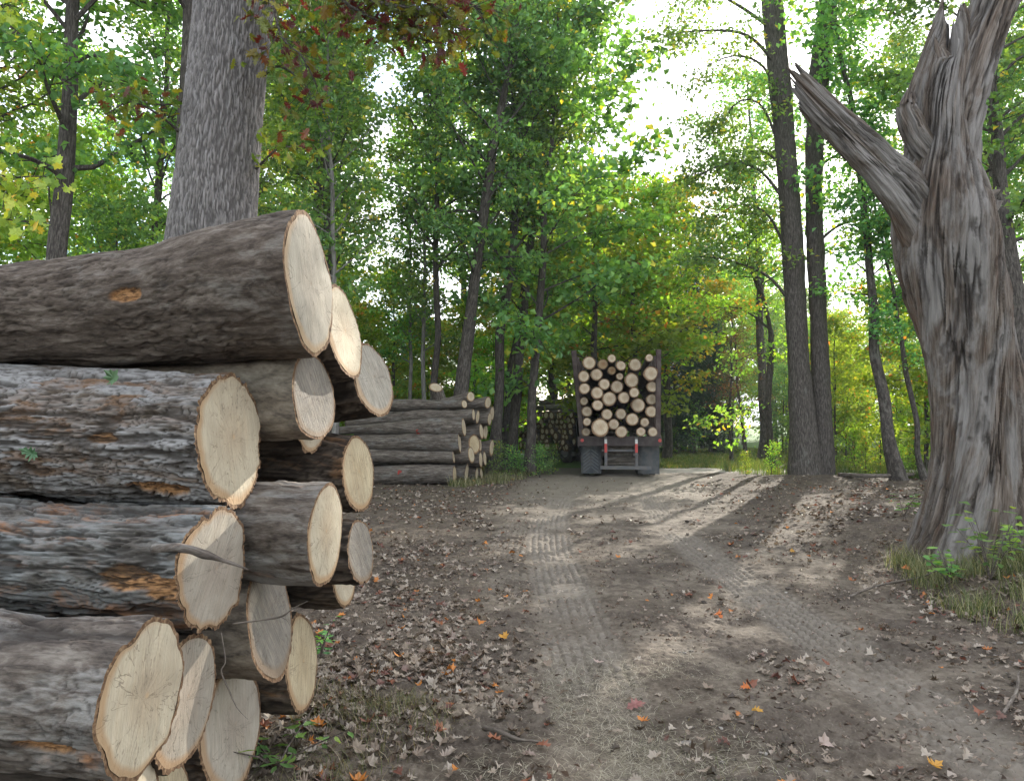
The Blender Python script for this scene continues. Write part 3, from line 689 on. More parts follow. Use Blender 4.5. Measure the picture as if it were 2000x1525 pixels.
DRY = [(0.0, (.05, .035, .024)), (.25, (.13, .095, .068)), (.45, (.23, .175, .13)), (.62, (.33, .27, .21)), (.84, (.40, .345, .285)), (.90, (.13, .055, .042)), (.975, (.26, .10, .05)), (.985, (.5, .2, .045)), (1.0, (.55, .22, .04))]
M['dry'] = leaf_mat('leaf_dry', DRY, .9, tcol=(1, .9, .7), trans=.15, vary=.0)
M['dryred'] = leaf_mat('leaf_dry_red', [(0, (.10, .035, .025)), (.3, (.22, .07, .05)), (.6, (.30, .17, .12)), (.85, (.40, .32, .26)), (1, (.5, .2, .05))], .9, tcol=(1, .9, .7), trans=.15, vary=0)
def litter():
    rs = np.random.default_rng(5)
    n = 120000
    Y = 1.7 * (24 / 1.7) ** (rs.random(n) ** .9); X = rs.uniform(-.85, 1.0, n) * Y * .95 + .0
    P = np.stack([X, Y, 0 * X], 1)
    l, r = road_c(Y)
    dl = np.abs(X - l); dr = np.abs(X - r); mid = (l + r) / 2
    cl = fbm(P * 1.6, 77, 3); cl2 = fbm(P * .45, 78, 2)
    den = .05 + .22 * sst(.48, .62, cl)
    den = den + .75 * sst(-.1, -.9, X - .08 * np.maximum(Y - 10, 0)) * 1.0 + .6 * sst(3.1, 4.0, X - .14 * np.maximum(Y - 10, 0))
    den = den + .35 * sst(.30, .1, np.abs(X - .25 * Y * 0 - .0 + .1)) * 0 + .7 * np.exp(-((X - 1.35) / .45) ** 2 - ((Y - 2.9) / .5) ** 2)
    den = den + .22 * sst(.9, -.2, X) * sst(20, 8, Y)
    den = den * (1 - .85 * np.maximum(sst(.40, .25, dl), sst(.42, .25, dr)))
    den = den * (.35 + 1.3 * sst(.35, .65, cl)) * (1 - .8 * sst(14, 22, Y) * sst(1.5, 2.5, X) * (1 - sst(6, 8, X)))
    den = den * (Y < 21) * (1 - sst(4, 8, Y) * .2)
    keep = rs.random(n) < den * .36
    X, Y = X[keep], Y[keep]; n = len(X)
    z = gz(X, Y)
    L = rs.uniform(.03, .088, n) * (1 + .15 * (Y > 9))
    C = np.stack([X, Y, z + .012 + .018 * rs.random(n)], 1)
    a = rs.uniform(0, 6.28, n); Fw = np.stack([np.cos(a), np.sin(a), rs.normal(0, .22, n)], 1)
    Up = np.stack([rs.normal(0, .3, n), rs.normal(0, .3, n), np.ones(n)], 1)
    lv = rs.random(n)
    lv = np.where((X < 1.0) & (Y > 3), np.clip(lv * .9 + .12 * (rs.random(n) < .5), 0, .999), lv)
    near = Y < 10.5
    Vs = []; Fs = []; At = []; off = 0
    for mask, outl in ((near & (rs.random(n) < .35), LOBE5), (near, LOBEO)):
        if outl is LOBEO: mask = near & ~used
        else: used = mask
        V, F, m = lobed_leaves(C[mask], Fw[mask], Up[mask], L[mask], outl, .95, rs)
        Vs.append(V); Fs.append(F + off); At.append(np.repeat(lv[mask], m)); off += len(V)
    f = ~near
    V, F = kite_leaves(C[f], Fw[f], Up[f], L[f] * 1.1, L[f] * .9, .3)
    Vs.append(V); Fs.append(F + off); At.append(np.repeat(lv[f], 4))
    me = mesh_np('leaf_litter', np.vstack(Vs), [np.vstack(Fs)], {'lv': np.concatenate(At)}, False)
    tag(link('leaf_litter', me, None, (M['dry'],)), kind='stuff')
    # crumbs: bark chips, bits of leaf and clods
    n = 60000
    Y = 1.7 * (20 / 1.7) ** (rs.random(n)); X = rs.uniform(-.8, .9, n) * Y
    P = np.stack([X, Y, 0 * X], 1); cl = fbm(P * 2.1, 91, 3)
    l, r = road_c(Y); tr = np.minimum(np.abs(X - l), np.abs(X - r))
    k = rs.random(n) < sst(.40, .62, cl) * (.25 + .75 * sst(.2, .45, tr)); X, Y = X[k], Y[k]; n = len(X)
    C = np.stack([X, Y, gz(X, Y) + .004 + .01 * rs.random(n)], 1)
    a = rs.uniform(0, 6.28, n); Fw = np.stack([np.cos(a), np.sin(a), rs.normal(0, .3, n)], 1)
    Up = np.stack([rs.normal(0, .5, n), rs.normal(0, .5, n), np.ones(n)], 1)
    L = rs.uniform(.012, .04, n) * (1 + .8 * (rs.random(n) < .12))
    V, F = kite_leaves(C, Fw, Up, L, L * rs.uniform(.3, .8, n), .4)
    me = mesh_np('bark_crumbs', V, [F], {'lv': np.repeat(rs.random(n) * .8, 4)}, False)
    tag(link('bark_crumbs', me, None, (M['dry'],)), kind='stuff')
litter()
def clods():
    rs = np.random.default_rng(15); n = 5200
    Y = 1.7 * (16 / 1.7) ** rs.random(n); Xx = rs.uniform(-.6, .85, n) * Y
    P = np.stack([Xx, Y, 0 * Xx], 1); l, r = road_c(Y)
    k = (rs.random(n) < sst(.38, .6, fbm(P * 1.7, 93, 3)) * sst(.12, .4, np.minimum(np.abs(Xx - l), np.abs(Xx - r)))) & (Xx > -.7); Xx, Y = Xx[k], Y[k]; n = len(Xx)
    ico = np.array([(0, 0, 1), (.89, 0, .45), (.28, .85, .45), (-.72, .53, .45), (-.72, -.53, .45), (.28, -.85, .45), (.72, .53, -.45), (-.28, .85, -.45), (-.89, 0, -.45), (-.28, -.85, -.45), (.72, -.53, -.45), (0, 0, -1)])
    f = np.array([(0, 1, 2), (0, 2, 3), (0, 3, 4), (0, 4, 5), (0, 5, 1), (1, 6, 2), (2, 7, 3), (3, 8, 4), (4, 9, 5), (5, 10, 1), (6, 7, 2), (7, 8, 3), (8, 9, 4), (9, 10, 5), (10, 6, 1), (11, 7, 6), (11, 8, 7), (11, 9, 8), (11, 10, 9), (11, 6, 10)])
    sz = rs.uniform(.004, .014, n) * (1 + 1.2 * (rs.random(n) < .06))
    V = ico[None] * rs.uniform(.6, 1.25, (n, 12, 1)) * sz[:, None, None] * rs.uniform([.8, .8, .4], [1.5, 1.5, .8], (n, 3))[:, None]
    V = V + np.stack([Xx, Y, gz(Xx, Y) + .004], 1)[:, None]
    F = (f[None] + 12 * np.arange(n)[:, None, None]).reshape(-1, 3)
    b = NB('clod'); c = b.ramp(b.attr('lv').outputs['Fac'], [(0, (.035, .027, .021)), (.6, (.10, .083, .068)), (.9, (.19, .17, .15)), (1, (.3, .28, .25))])
    me = mesh_np('clods', V.reshape(-1, 3), [F], {'lv': np.repeat(rs.random(n), 12)}, False)
    tag(link('clods', me, None, (b.out(c, .95),)), kind='stuff')
clods()

def blades(name, C, H, wd, lean, mat, rs, nseg=3, lv=None, az=None):
    n = len(C)
    a = rs.uniform(0, 6.28, n) if az is None else az
    dirx = np.stack([np.cos(a), np.sin(a), 0 * a], 1); sd = np.stack([-np.sin(a), np.cos(a), 0 * a], 1)
    ln = rs.uniform(.3, 1, n) * lean
    V = []
    for k in range(nseg + 1):
        t = k / nseg
        c = C + dirx * (H * ln * t ** 1.6)[:, None] + np.stack([0 * a, 0 * a, H * t * (1 - .35 * ln * t)], 1)
        w = wd * (1 - t * .92) * .5
        V.append(c - sd * w[:, None]); V.append(c + sd * w[:, None])
    V = np.stack(V, 1).reshape(-1, 3); m = 2 * (nseg + 1)
    b0 = np.arange(n)[:, None] * m
    F = np.concatenate([b0 + np.array([2 * k, 2 * k + 1, 2 * k + 3, 2 * k + 2]) for k in range(nseg)], 0)
    me = mesh_np(name, V, [F], {'lv': np.repeat(rs.random(n) if lv is None else lv, m)}, True)
    return link(name, me, None, (mat,))
M['grass'] = leaf_mat('grass', [(0, (.06, .11, .03)), (.6, (.11, .19, .05)), (.85, (.19, .19, .07)), (1, (.30, .26, .14))], 1, vary=0)
M['grassdry'] = leaf_mat('grass_mixed', [(0, (.06, .075, .02)), (.45, (.11, .13, .04)), (.7, (.24, .21, .11)), (1, (.38, .33, .22))], 1, vary=0, trans=.3)
M['straw'] = leaf_mat('straw', [(0, (.20, .175, .12)), (1, (.46, .42, .33))], 1, tcol=(1, 1, .8), trans=.2, vary=0)
def grasses():
    rs = np.random.default_rng(8)
    def region(n, fx, dens): 
        X, Y = fx(n); P = np.stack([X, Y, 0 * X], 1)
        c = fbm(P * 2.2, 50, 3); k = rs.random(len(X)) < sst(*dens, c)
        return X[k], Y[k]
    # right bank
    X, Y = region(60000, lambda n: (rs.uniform(3.0, 7.2, n), rs.uniform(4.2, 8.8, n)), (.34, .56))
    k = (X > 3.55 + .25 * np.abs(Y - 6.3) + .35 * rs.random(len(X))) ; X, Y = X[k], Y[k]
    tag(blades('grass_bank', np.stack([X, Y, gz(X, Y)], 1), rs.uniform(.06, .30, len(X)), rs.uniform(.004, .009, len(X)), .9, M['grassdry'], rs), kind='stuff')
    # foot of the near stack
    X, Y = region(15000, lambda n: (rs.uniform(-1.15, .2, n), rs.uniform(2.0, 4.9, n)), (.52, .76))
    k = X < (-.30 + .14 * np.sin(Y * 5) - .35 * rs.random(len(X))) ; X, Y = X[k], Y[k]
    tag(blades('grass_verge', np.stack([X, Y, gz(X, Y)], 1), rs.uniform(.03, .12, len(X)), rs.uniform(.002, .005, len(X)), 1.2, M['grassdry'], rs), kind='stuff')
    # beside the middle pile, under the trees
    X, Y = region(26000, lambda n: (rs.uniform(-1.6, 2.2, n), rs.uniform(18.2, 26, n)), (.46, .66))
    k = X < (-.6 + .9 + .25 * (Y - 19) - .5); X, Y = X[k], Y[k]
    tag(blades('grass_woodedge', np.stack([X, Y, gz(X, Y)], 1), rs.uniform(.08, .3, len(X)) * (.6 + .8 * rs.random(len(X))), rs.uniform(.010, .018, len(X)), .8, M['grassdry'], rs), kind='stuff')
    # clearing
    X, Y = region(60000, lambda n: (rs.uniform(4.4, 30, n), 26.2 + 20 * rs.random(n) ** 1.6), (.2, .4))
    tag(blades('grass_clearing', np.stack([X, Y, gz(X, Y)], 1), rs.uniform(.05, .16, len(X)), rs.uniform(.03, .05, len(X)), .6, M['grass'], rs, 2), kind='stuff')
    # edge between twin trees and clearing
    X, Y = region(30000, lambda n: (rs.uniform(7.0, 18, n), rs.uniform(20.9, 27, n)), (.48, .66))
    tag(blades('grass_twintrees', np.stack([X, Y, gz(X, Y)], 1), rs.uniform(.12, .5, len(X)), rs.uniform(.010, .020, len(X)), .7, M['grass'], rs), kind='stuff')
    # dry grass stems standing in the road's middle
    n = 260; X = 1.0 + rs.normal(0, .28, n); Y = 3.4 + rs.normal(0, .5, n)
    tag(blades('grass_road', np.stack([X, Y, gz(X, Y)], 1), rs.uniform(.02, .09, n), rs.uniform(.0015, .003, n), 1.4, M['grassdry'], rs), kind='stuff')
    # straw on the road
    n = 7000
    c = rs.integers(0, 26, n); cx = rs.normal(.42, .38, 26); cy = rs.uniform(2.7, 5.0, 26)
    X = cx[c] + rs.normal(0, .13, n); Y = cy[c] + rs.normal(0, .2, n)
    tag(blades('straw', np.stack([X, Y, gz(X, Y) + .004], 1), rs.uniform(.015, .05, n), rs.uniform(.0015, .0035, n), 4.5, M['straw'], rs), kind='stuff')
grasses()

# ------------------------------------------------------------------ trees
def leaf_cloud(rs, centers, per, sig, size, droop=.35, axisout=None):
    n = len(centers) * per
    C = np.repeat(centers, per, 0) + rs.normal(0, 1, (n, 3)) * sig
    out = np.repeat(axisout, per, 0) if axisout is not None else rs.normal(0, 1, (n, 3))
    Fw = out + rs.normal(0, .9, (n, 3)); Fw[:, 2] -= droop
    Up = rs.normal(0, .55, (n, 3)); Up[:, 2] += 1
    L = rs.uniform(.65, 1.25, n) * size
    return kite_leaves(C, Fw, Up, L, L * rs.uniform(.62, .95, n), .22) + (n,)
def tree_model(seed, H, r0, cb, cr, nb, per, size, elev=35, trunk_n=12, sub=5, sig=(.25, .25, .075), prof='ovate', tips=.25, bare=0):
    rs = np.random.default_rng(seed)
    m = 14; t = np.linspace(0, 1, m)
    wx = np.cumsum(rs.normal(0, .012, m)) * H * .28; wy = np.cumsum(rs.normal(0, .012, m)) * H * .28
    wx -= wx[0] + (wx[4] - wx[0]) * np.minimum(t / .3, 1); wy -= wy[0] + (wy[4] - wy[0]) * np.minimum(t / .3, 1)
    P = np.stack([wx, wy, t * H, r0 * (1 - .88 * t) * (1 + .45 * np.exp(-t * H / .35))], 1)
    V, Nn, lc, ex, C, T, ss = tube_grid(P, 70, trunk_n, None, seed, lambda s, a: 1 + .07 * np.cos(2 * a + s) + .04 * np.cos(5 * a + s * 3))
    tme = mesh_np('trunk', V.reshape(-1, 3), [grid_faces(70, trunk_n)], {'lc': lc})
    BV = []; BF = []; off = 0; cent = []; outd = []
    def addtube(pts, rad, n=4):
        nonlocal off
        v, f = tube_simple(pts, rad, n, False); BV.extend([tuple(q) for q in v]); BF.extend([[i + off for i in g] for g in f]); off += len(v)
    az = rs.uniform(0, 6.28)
    for i in range(nb):
        u = (i + rs.uniform(0, .9)) / nb
        h = H * (cb + (1 - cb) * u ** .9) * .985
        az += 2.4 + rs.normal(0, .4)
        if prof == 'ovate': pr = (math.sin(math.pi * min(1, u * .82 + .16)) ** .7)
        elif prof == 'cone': pr = 1 - .88 * u
        else: pr = 1 - .45 * u
        Lb = cr * pr * rs.uniform(.6, 1.15)
        el = math.radians(elev + 25 * u + rs.normal(0, 9))
        k = min(h / H, .999); base = np.array([np.interp(k, t, P[:, 0]), np.interp(k, t, P[:, 1]), h])
        d = np.array([math.cos(az) * math.cos(el), math.sin(az) * math.cos(el), math.sin(el)])
        pts = [base]; cur = base.copy(); dd = d.copy()
        for s in range(5):
            dd = dd + rs.normal(0, .13, 3) + np.array([0, 0, -.06]); dd /= np.linalg.norm(dd)
            cur = cur + dd * Lb / 5; pts.append(cur.copy())
        rb = max(.012, r0 * (1 - .85 * k) * .38)
        addtube(pts, [rb * (1 - .16 * s) for s in range(6)], 4)
        ns_ = max(3, int(sub * (Lb / cr) * 1.6 + 2))
        for s in range(ns_):
            f = tips + (1 - tips) * (s + rs.random()) / ns_; q = f * 5; a = min(int(q), 4); bp = pts[a] + (pts[a + 1] - pts[a]) * (q - a)
            if f > .93: ep = pts[-1]; o = dd
            else:
                o = dd + rs.normal(0, .75, 3); o[2] = o[2] * .5 + .05; o /= np.linalg.norm(o)
                ep = bp + o * rs.uniform(.25, .6) * (1.15 - f * .4) * cr * .42
                addtube([bp, (bp + ep) / 2 + rs.normal(0, .04, 3), ep], [rb * .35, rb * .25, .006], 3)
            if rs.random() < bare: continue
            for g in (.55, 1.0):
                cent.append(bp + (ep - bp) * g + rs.normal(0, .08, 3)); outd.append(o)
    cent = np.array(cent); outd = np.array(outd)
    V, F, n = leaf_cloud(rs, cent, per, np.array(sig), size, axisout=outd)
    # colour value varies by spray
    sv = np.clip(rs.normal(.45, .16, len(cent)), 0, 1)
    lv = np.clip(np.repeat(sv, per) + rs.normal(0, .22, n), 0, 1)
    lme = mesh_np('foliage', V, [F], {'lv': np.repeat(lv, 4)}, False)
    bme = bpy.data.meshes.new('branches'); bme.from_pydata(BV, [], BF); bme.update()
    a = bme.attributes.new('lc', 'FLOAT_VECTOR', 'POINT'); a.data.foreach_set('vector', np.asarray(BV, np.float32)[:, [2, 0, 1]].ravel())
    tme.materials.append(M['trunk']); bme.materials.append(M['trunk']); lme.materials.append(M['leaf'])
    return dict(t=tme, b=bme, l=lme, H=H, r0=r0, n=n)

MODELS = {
 'tallA': tree_model(1, 18, .20, .30, 3.3, 46, 18, .15, trunk_n=14),
 'tallB': tree_model(2, 17, .17, .34, 2.9, 42, 18, .145, elev=40, trunk_n=14),
 'tallC': tree_model(3, 19, .22, .42, 3.6, 40, 19, .155, elev=30, trunk_n=14),
 'slim': tree_model(4, 13, .09, .30, 2.0, 34, 15, .135, elev=42, sub=4),
 'midA': tree_model(5, 9, .09, .18, 2.5, 34, 18, .145, elev=25, sub=5),
 'midB': tree_model(6, 7, .07, .10, 2.2, 30, 18, .14, elev=20, sub=5),
 'sap': tree_model(7, 3.6, .03, .12, 1.2, 20, 20, .10, elev=30, sub=4),
 'shrub': tree_model(8, 1.5, .016, .06, .55, 11, 6, .085, elev=52, sub=2, sig=(.12, .12, .08)),
 'cedar': tree_model(9, 9, .12, .06, 2.0, 90, 46, .055, elev=5, sub=6, prof='cone', sig=(.22, .22, .14)),
 'bare': tree_model(10, 7, .06, .15, 1.8, 34, 10, .07, elev=35, sub=6, bare=.6),
}
first_use = set()
def tree(name, model, base, H, label, cat='tree', group=None, rot=0., lean=(0, 0), rmul=1., lmat=None, tmat=None, top=None, wide=1., nobranch=False):
    md = MODELS[model]; s = H / md['H']
    o = empty(name, base, label, cat, group)
    if top is not None:
        d = Vector(top) - Vector(base); q = Vector((0, 0, 1)).rotation_difference(d.normalized())
    else:
        q = Vector((0, 0, 1)).rotation_difference(Vector((lean[0], lean[1], 1)).normalized())
    o.rotation_mode = 'QUATERNION'; o.rotation_quaternion = q @ Quaternion((0, 0, 1), rot)
    out = []
    for nm, key, mt in (('trunk', 't', tmat), ('branches', 'b', tmat), ('crown', 'l', lmat)):
        c = bpy.data.objects.new(nm, md[key]); COL.objects.link(c); c.parent = o
        c.scale = (s * rmul, s * rmul, s) if key == 't' else (s * wide, s * wide, s)
        if mt is not None:
            c.material_slots[0].link = 'OBJECT'; c.material_slots[0].material = mt
        out.append(c)
    return o
def ptree(p0, p1, Y, wpx, H, model, label, name='tree', **kw):
    """a tree whose trunk passes two photograph points at depth Y"""
    a = W(*p0, Y); c = W(*p1, Y); d = (c - a) / (c[2] - a[2])
    g = a - d * (a[2] - float(gz(a[0], a[1])) + .05)
    md = MODELS[model]; r = wpx / 2 / F0 * Y
    sc = H / md['H']
    # measured radius is at breast height or above: undo the taper
    rm = r / (md['r0'] * sc) / (1 - .88 * min(.6, max(0, a[2]) / H))
    return tree(name, model, g, H, label, top=g + d, rmul=rm, **kw)

random.seed(4)
ptree((118, 500), (142, 0), 13, 34, 19, 'tallA', 'dark trunked tree at the left, behind the near stack of logs', 'maple_tree', rot=1)
ptree((362, 430), (376, 50), 12.5, 52, 20, 'tallC', 'grey trunked tree close behind the big light-barked oak', 'forest_tree', rot=2)
ptree((652, 560), (647, 240), 18, 10, 14, 'slim', 'thin pale straight tree just right of the topmost flared log', 'slender_tree', tmat=M['trunkl'], rot=.5)
ptree((640, 430), (640, 300), 20, 15, 16, 'tallB', 'dark slim tree directly behind the thin pale straight tree', 'forest_tree', rot=2.2)
ptree((848, 740), (856, 360), 23, 14, 19, 'tallB', 'greyish tree rising behind the upright short log on the middle pile', 'forest_tree', rot=3)
ptree((826, 740), (826, 500), 24, 8, 13, 'slim', 'thin pale pole-like tree behind the left part of the middle pile', 'slender_tree', tmat=M['trunkl'], rot=1.2)
ptree((803, 745), (801, 500), 25, 7, 12, 'slim', 'thinnest pale sapling trunk left of the other pale pole-like tree', 'slender_tree', tmat=M['trunkl'], rot=4)
ptree((895, 768), (962, 310), 22, 27, 19, 'tallA', 'dark tree leaning right just behind the middle pile', 'oak_tree', rot=5, wide=.82)
ptree((968, 870), (1003, 400), 23.5, 22, 19, 'tallB', 'dark tree leaning right at the right end of the middle pile', 'oak_tree', rot=.3)
ptree((985, 880), (1012, 620), 26, 14, 15, 'slim', 'thin dark stem between the two dark leaning trees by the middle pile', 'slender_tree', rot=2.5)
ptree((1000, 875), (1030, 540), 24.5, 21, 17, 'tallC', 'dark slightly leaning tree in front of the far log load', 'oak_tree', rot=4.4)
ptree((1036, 890), (1057, 530), 23, 20, 15, 'midA', 'dark tree nearest the loaded trailer on its left', 'oak_tree', rot=.9)
ptree((1755, 935), (1680, 430), 20, 24, 15, 'slim', 'dark tree leaning left between the twin trees and the dead snag', 'forest_tree', rot=1.9)
ptree((1806, 930), (1750, 620), 20, 12, 10, 'slim', 'thin dark tree leaning left close beside the dead snag', 'slender_tree', rot=.4)
ptree((1990, 700), (1932, 100), 17, 34, 18, 'tallA', 'dark tree leaning left behind the dead snag at the right edge', 'forest_tree', rot=3.3)
ptree((1492, 885), (1487, 740), 32, 20, 17, 'tallC', 'dark tree standing on the far grass left of the twin trees', 'forest_tree', rot=2)

def filler(region, n, models, Hs, label, group, seed, mats=(None,), sp=1.8, name='forest_tree', cond=lambda x, y: True, cat='tree', lean=.04):
    rs = random.Random(seed); pts = []; tries = 0
    while len(pts) < n and tries < 6000:
        tries += 1
        x = rs.uniform(region[0], region[1]); y = rs.uniform(region[2], region[3])
        if not cond(x, y) or any((x - a) ** 2 + (y - b_) ** 2 < sp * sp for a, b_ in ALLP): continue
        pts.append((x, y)); ALLP.append((x, y))
        tree(name, rs.choice(models), (x, y, float(gz(x, y)) - .05), rs.uniform(*Hs), label, cat, group, rs.uniform(0, 6.28), (rs.gauss(0, lean), rs.gauss(0, lean)), rs.uniform(.8, 1.25), rs.choice(mats))
ALLP = [(o.location.x, o.location.y) for o in bpy.data.objects if o.get('category') == 'tree']
def corridor(x, y, w=2.2):       # line from the near stack towards the low sun
    dx, dy = x + .9, y - 3.0
    t = dx * math.sin(SUN_AZ) + dy * math.cos(SUN_AZ)
    return t > 0 and abs(dx * math.cos(SUN_AZ) - dy * math.sin(SUN_AZ)) < w
okL = lambda x, y: x < .02 * y - .6 and not (x > -7.5 and y < 21.6)
G1, G2, G3, G4 = 'trees of the wood on the left', 'trees of the wood beyond the clearing', 'trees of the wood on the right', 'low leafy growth'
filler((-22, 0, 11, 24), 8, ['tallA', 'tallB', 'tallC'], (15, 21), 'tall leafy tree standing in the wood left of the road', G1, 1, (None, None, M['leaf2']), cond=okL, sp=2.6)
filler((-30, 1, 26, 42), 9, ['tallA', 'tallB', 'tallC'], (18, 23), 'tall leafy tree deep in the wood left of the road', G1, 2, (None, M['leaf2']), cond=lambda x, y: x < .03 * y - .6, sp=2.8)
filler((-20, 0, 12, 30), 11, ['midA', 'midB'], (5, 9), 'low leafy tree under the tall trees left of the road', G1, 3, (None, M['leaf2'], M['leaf2']), cond=okL, sp=2.)
filler((0, 26, 43, 60), 20, ['tallA', 'tallB', 'midA', 'tallC'], (12, 15.5), 'leafy tree in the wood across the grassy clearing', G2, 4, (None, M['leaf2'], M['leafy'], M['leaf2']), sp=2.4, cond=lambda x, y: not corridor(x, y, 2.6))
filler((0, 60, 58, 78), 26, ['midA', 'tallC', 'midB'], (10, 13), 'distant hazy tree at the end of the view beyond the clearing', 'distant trees', 15, (None, M['leaf2']), sp=2.5)
filler((2, 34, 39, 50), 28, ['midA', 'midB', 'bare'], (4, 8), 'low bushy tree at the far edge of the clearing', G2, 5, (None, M['leaf2'], None), sp=1.6, cond=lambda x, y: x > .25 * y * .9)
filler((-14, 13, -24, -7), 10, ['tallA', 'tallC', 'tallB'], (13, 18), 'added tall leafy tree behind the photographer, out of view, shading the foreground', 'added shade trees behind the photographer', 12, sp=3.2)  # unseen trees added behind the camera to shade the foreground
filler((12, 34, 16, 50), 13, ['tallA', 'tallB', 'tallC'], (14, 20), 'tall leafy tree in the wood right of the road', G3, 6, (None, None, M['leaf2']), sp=2.6, cond=lambda x, y: x > .56 * y and not corridor(x, y, 3.0))
filler((-11, .5, 26, 38), 15, ['midA', 'midB'], (4.5, 8), 'bright low tree glowing in the wood behind the middle pile', G1, 8, (M['leaf2'], M['leaf2'], M['leafy']), sp=1.6, cond=lambda x, y: x < .02 * y)
filler((10, 24, 20, 34), 10, ['midA', 'midB'], (5, 9), 'low leafy tree behind the twin trees and the dead snag', G3, 7, (M['leaf2'], None), sp=1.8, cond=lambda x, y: x > .42 * y)

# ------------------------------------------------------------------ big oak behind the near stack
def trunk_mesh(name, rows, nu, ns, disp, seed, mat, parent, shape=None, twist=0., jag=0., spacing=None, capmat=None):
    V, Nn, lc, ex, C, T, ss = tube_grid(rows, nu, ns, disp, seed, shape, twist, spacing)
    if jag > 0:
        th = np.linspace(0, 2 * np.pi, ns, endpoint=False)
        P = np.stack([np.cos(th) * 2.2, np.sin(th) * 2.2, 0 * th + seed], 1)
        P2 = np.stack([np.cos(th) * 7, np.sin(th) * 7, 0 * th + seed], 1)
        j = (vn(P, seed) - .5) * 1.6 + (vn(P2, seed + 2) - .5) * .6
        w = sst(ss[-1] - jag * 1.6, ss[-1], ss)
        V = V + T[-1][None, None] * (j[None] * w[:, None] * jag)[..., None]
    verts = V.reshape(-1, 3); fs = [grid_faces(nu, ns)]
    # hollow broken top / flat end
    last = (nu - 1) * ns; jj = np.arange(ns); j2 = (jj + 1) % ns
    dep = T[-1] * (jag * .9)
    ci = len(verts); verts = np.vstack([verts, (C[-1] - dep)[None]])
    fs.append(np.stack([last + jj, last + j2, np.full(ns, ci)], 1))
    at = {'lc': np.vstack([lc, lc[-1:]])}
    for k in ('lay', 'fis'):
        if k in ex: at[k] = np.concatenate([ex[k], [.8 if k == 'fis' else .3]])
    me = mesh_np(name, verts, fs, at)
    return link(name, me, parent, (mat,))
oak_rows = []
for y, cx, w in ((1180, 370, 250), (1000, 378, 196), (800, 388, 182), (480, 412, 168), (240, 434, 152), (0, 456, 145), (-300, 484, 140), (-900, 520, 125), (-1700, 560, 100), (-2600, 570, 60)):
    p = W(cx, y, 7.2); oak_rows.append([*p, w / 2 / F0 * 7.2])
oak_rows[0][2] = -.05
o0 = np.array(oak_rows[0][:3]); OR = np.array(oak_rows); OR[:, :3] -= o0
oak = empty('oak_tree', o0, 'big light grey plated oak rising right behind the near stack of logs', 'tree')
L_ = np.linspace(0, 1, 460); spc = np.where(L_ < .9, L_ / .9 * .45, .45 + (L_ - .9) / .1 * .55)
trunk_mesh('trunk', OR, 460, 330, d_plate, 3, M['oakbark'], oak, lambda s, a: 1 + .03 * np.cos(2 * a + s) + .02 * np.cos(3 * a - s), spacing=spc)

# ------------------------------------------------------------------ near boughs with big lobed leaves
def bough(parent, origin, paths, per, size, mat, seed, outline, name_l='crown', sig=.09, barkm='trunk', twig=.35, hang=.5):
    """paths: world polylines with start radius"""
    rs = np.random.default_rng(seed); origin = np.array(origin)
    cent = []
    for pts, r in paths:
        V = []; F = []; off = 0
        P, s = interp_path([list(p) + [0] for p in pts], 12); P = P[:, :3]
        v, f = tube_simple(P - origin, np.linspace(r, r * .25, 12), 6); V += [tuple(q) for q in v]; F += [[i + off for i in g] for g in f]; off += len(v)
        for k in range(per):
            t = rs.uniform(.2, 1) * 11; a = min(int(t), 10); bp = P[a] + (P[a + 1] - P[a]) * (t - a)
            d = P[a + 1] - P[a]; d = d / np.linalg.norm(d) + rs.normal(0, .8, 3); d[2] -= .15; d /= np.linalg.norm(d)
            ep = bp + d * rs.uniform(.4, 1) * twig
            v, f = tube_simple([bp - origin, (bp + ep) / 2 - origin + rs.normal(0, .015, 3), ep - origin], [r * .22, r * .15, .002], 3, False); V += [tuple(q) for q in v]; F += [[i + off for i in g] for g in f]; off += len(v)
            for q in (.5, .75, 1, 1): cent.append(bp + (ep - bp) * q)
        bo_ = bpy.data.meshes.new('branch'); bo_.from_pydata(V, [], F); bo_.update()
        a = bo_.attributes.new('lc', 'FLOAT_VECTOR', 'POINT'); a.data.foreach_set('vector', np.asarray(V, np.float32).ravel())
        link('branch', bo_, parent, (M[barkm],))
    cent = np.array(cent) - origin; n = len(cent)
    C = cent + rs.normal(0, sig, (n, 3)); Fw = rs.normal(0, .8, (n, 3)); Fw[:, 2] -= hang
    Up = rs.normal(0, .6, (n, 3)); Up[:, 2] += .7
    LV, LF, m = lobed_leaves(C, Fw, Up, rs.uniform(.6, 1.2, n) * size, outline, .3, rs)
    sv = rs.random(n)
    link(name_l, mesh_np('foliage', LV, [LF], {'lv': np.repeat(sv, m)}, False), parent, (mat,))
Yk = 6.6
bough(oak, o0, [
 ([W(560, -200, 6.6), W(620, -60, 6.4), W(700, -5, 6.2), W(820, 20, 6.0), W(900, 40, 6.0)], .03),
 ([W(620, -60, 6.4), W(720, -60, 6.6), W(850, -30, 6.6), W(940, 20, 6.4)], .025),
 ([W(520, -100, 7.0), W(545, 60, 6.6), W(590, 110, 6.4), W(620, 170, 6.4)], .02),
 ([W(640, -120, 6.4), W(760, -40, 6.2), W(840, 0, 6.0), W(900, 60, 5.8)], .02),
 ([W(700, -100, 6.4), W(740, -20, 6.2), W(790, 30, 6.2), W(840, 70, 6.2)], .018),
 ([W(620, -60, 6.4), W(680, 10, 6.2), W(760, 50, 6.2), W(830, 80, 6.1)], .018),
], 46, .12, M['oakleaf'], 11, LOBEO, twig=.42)
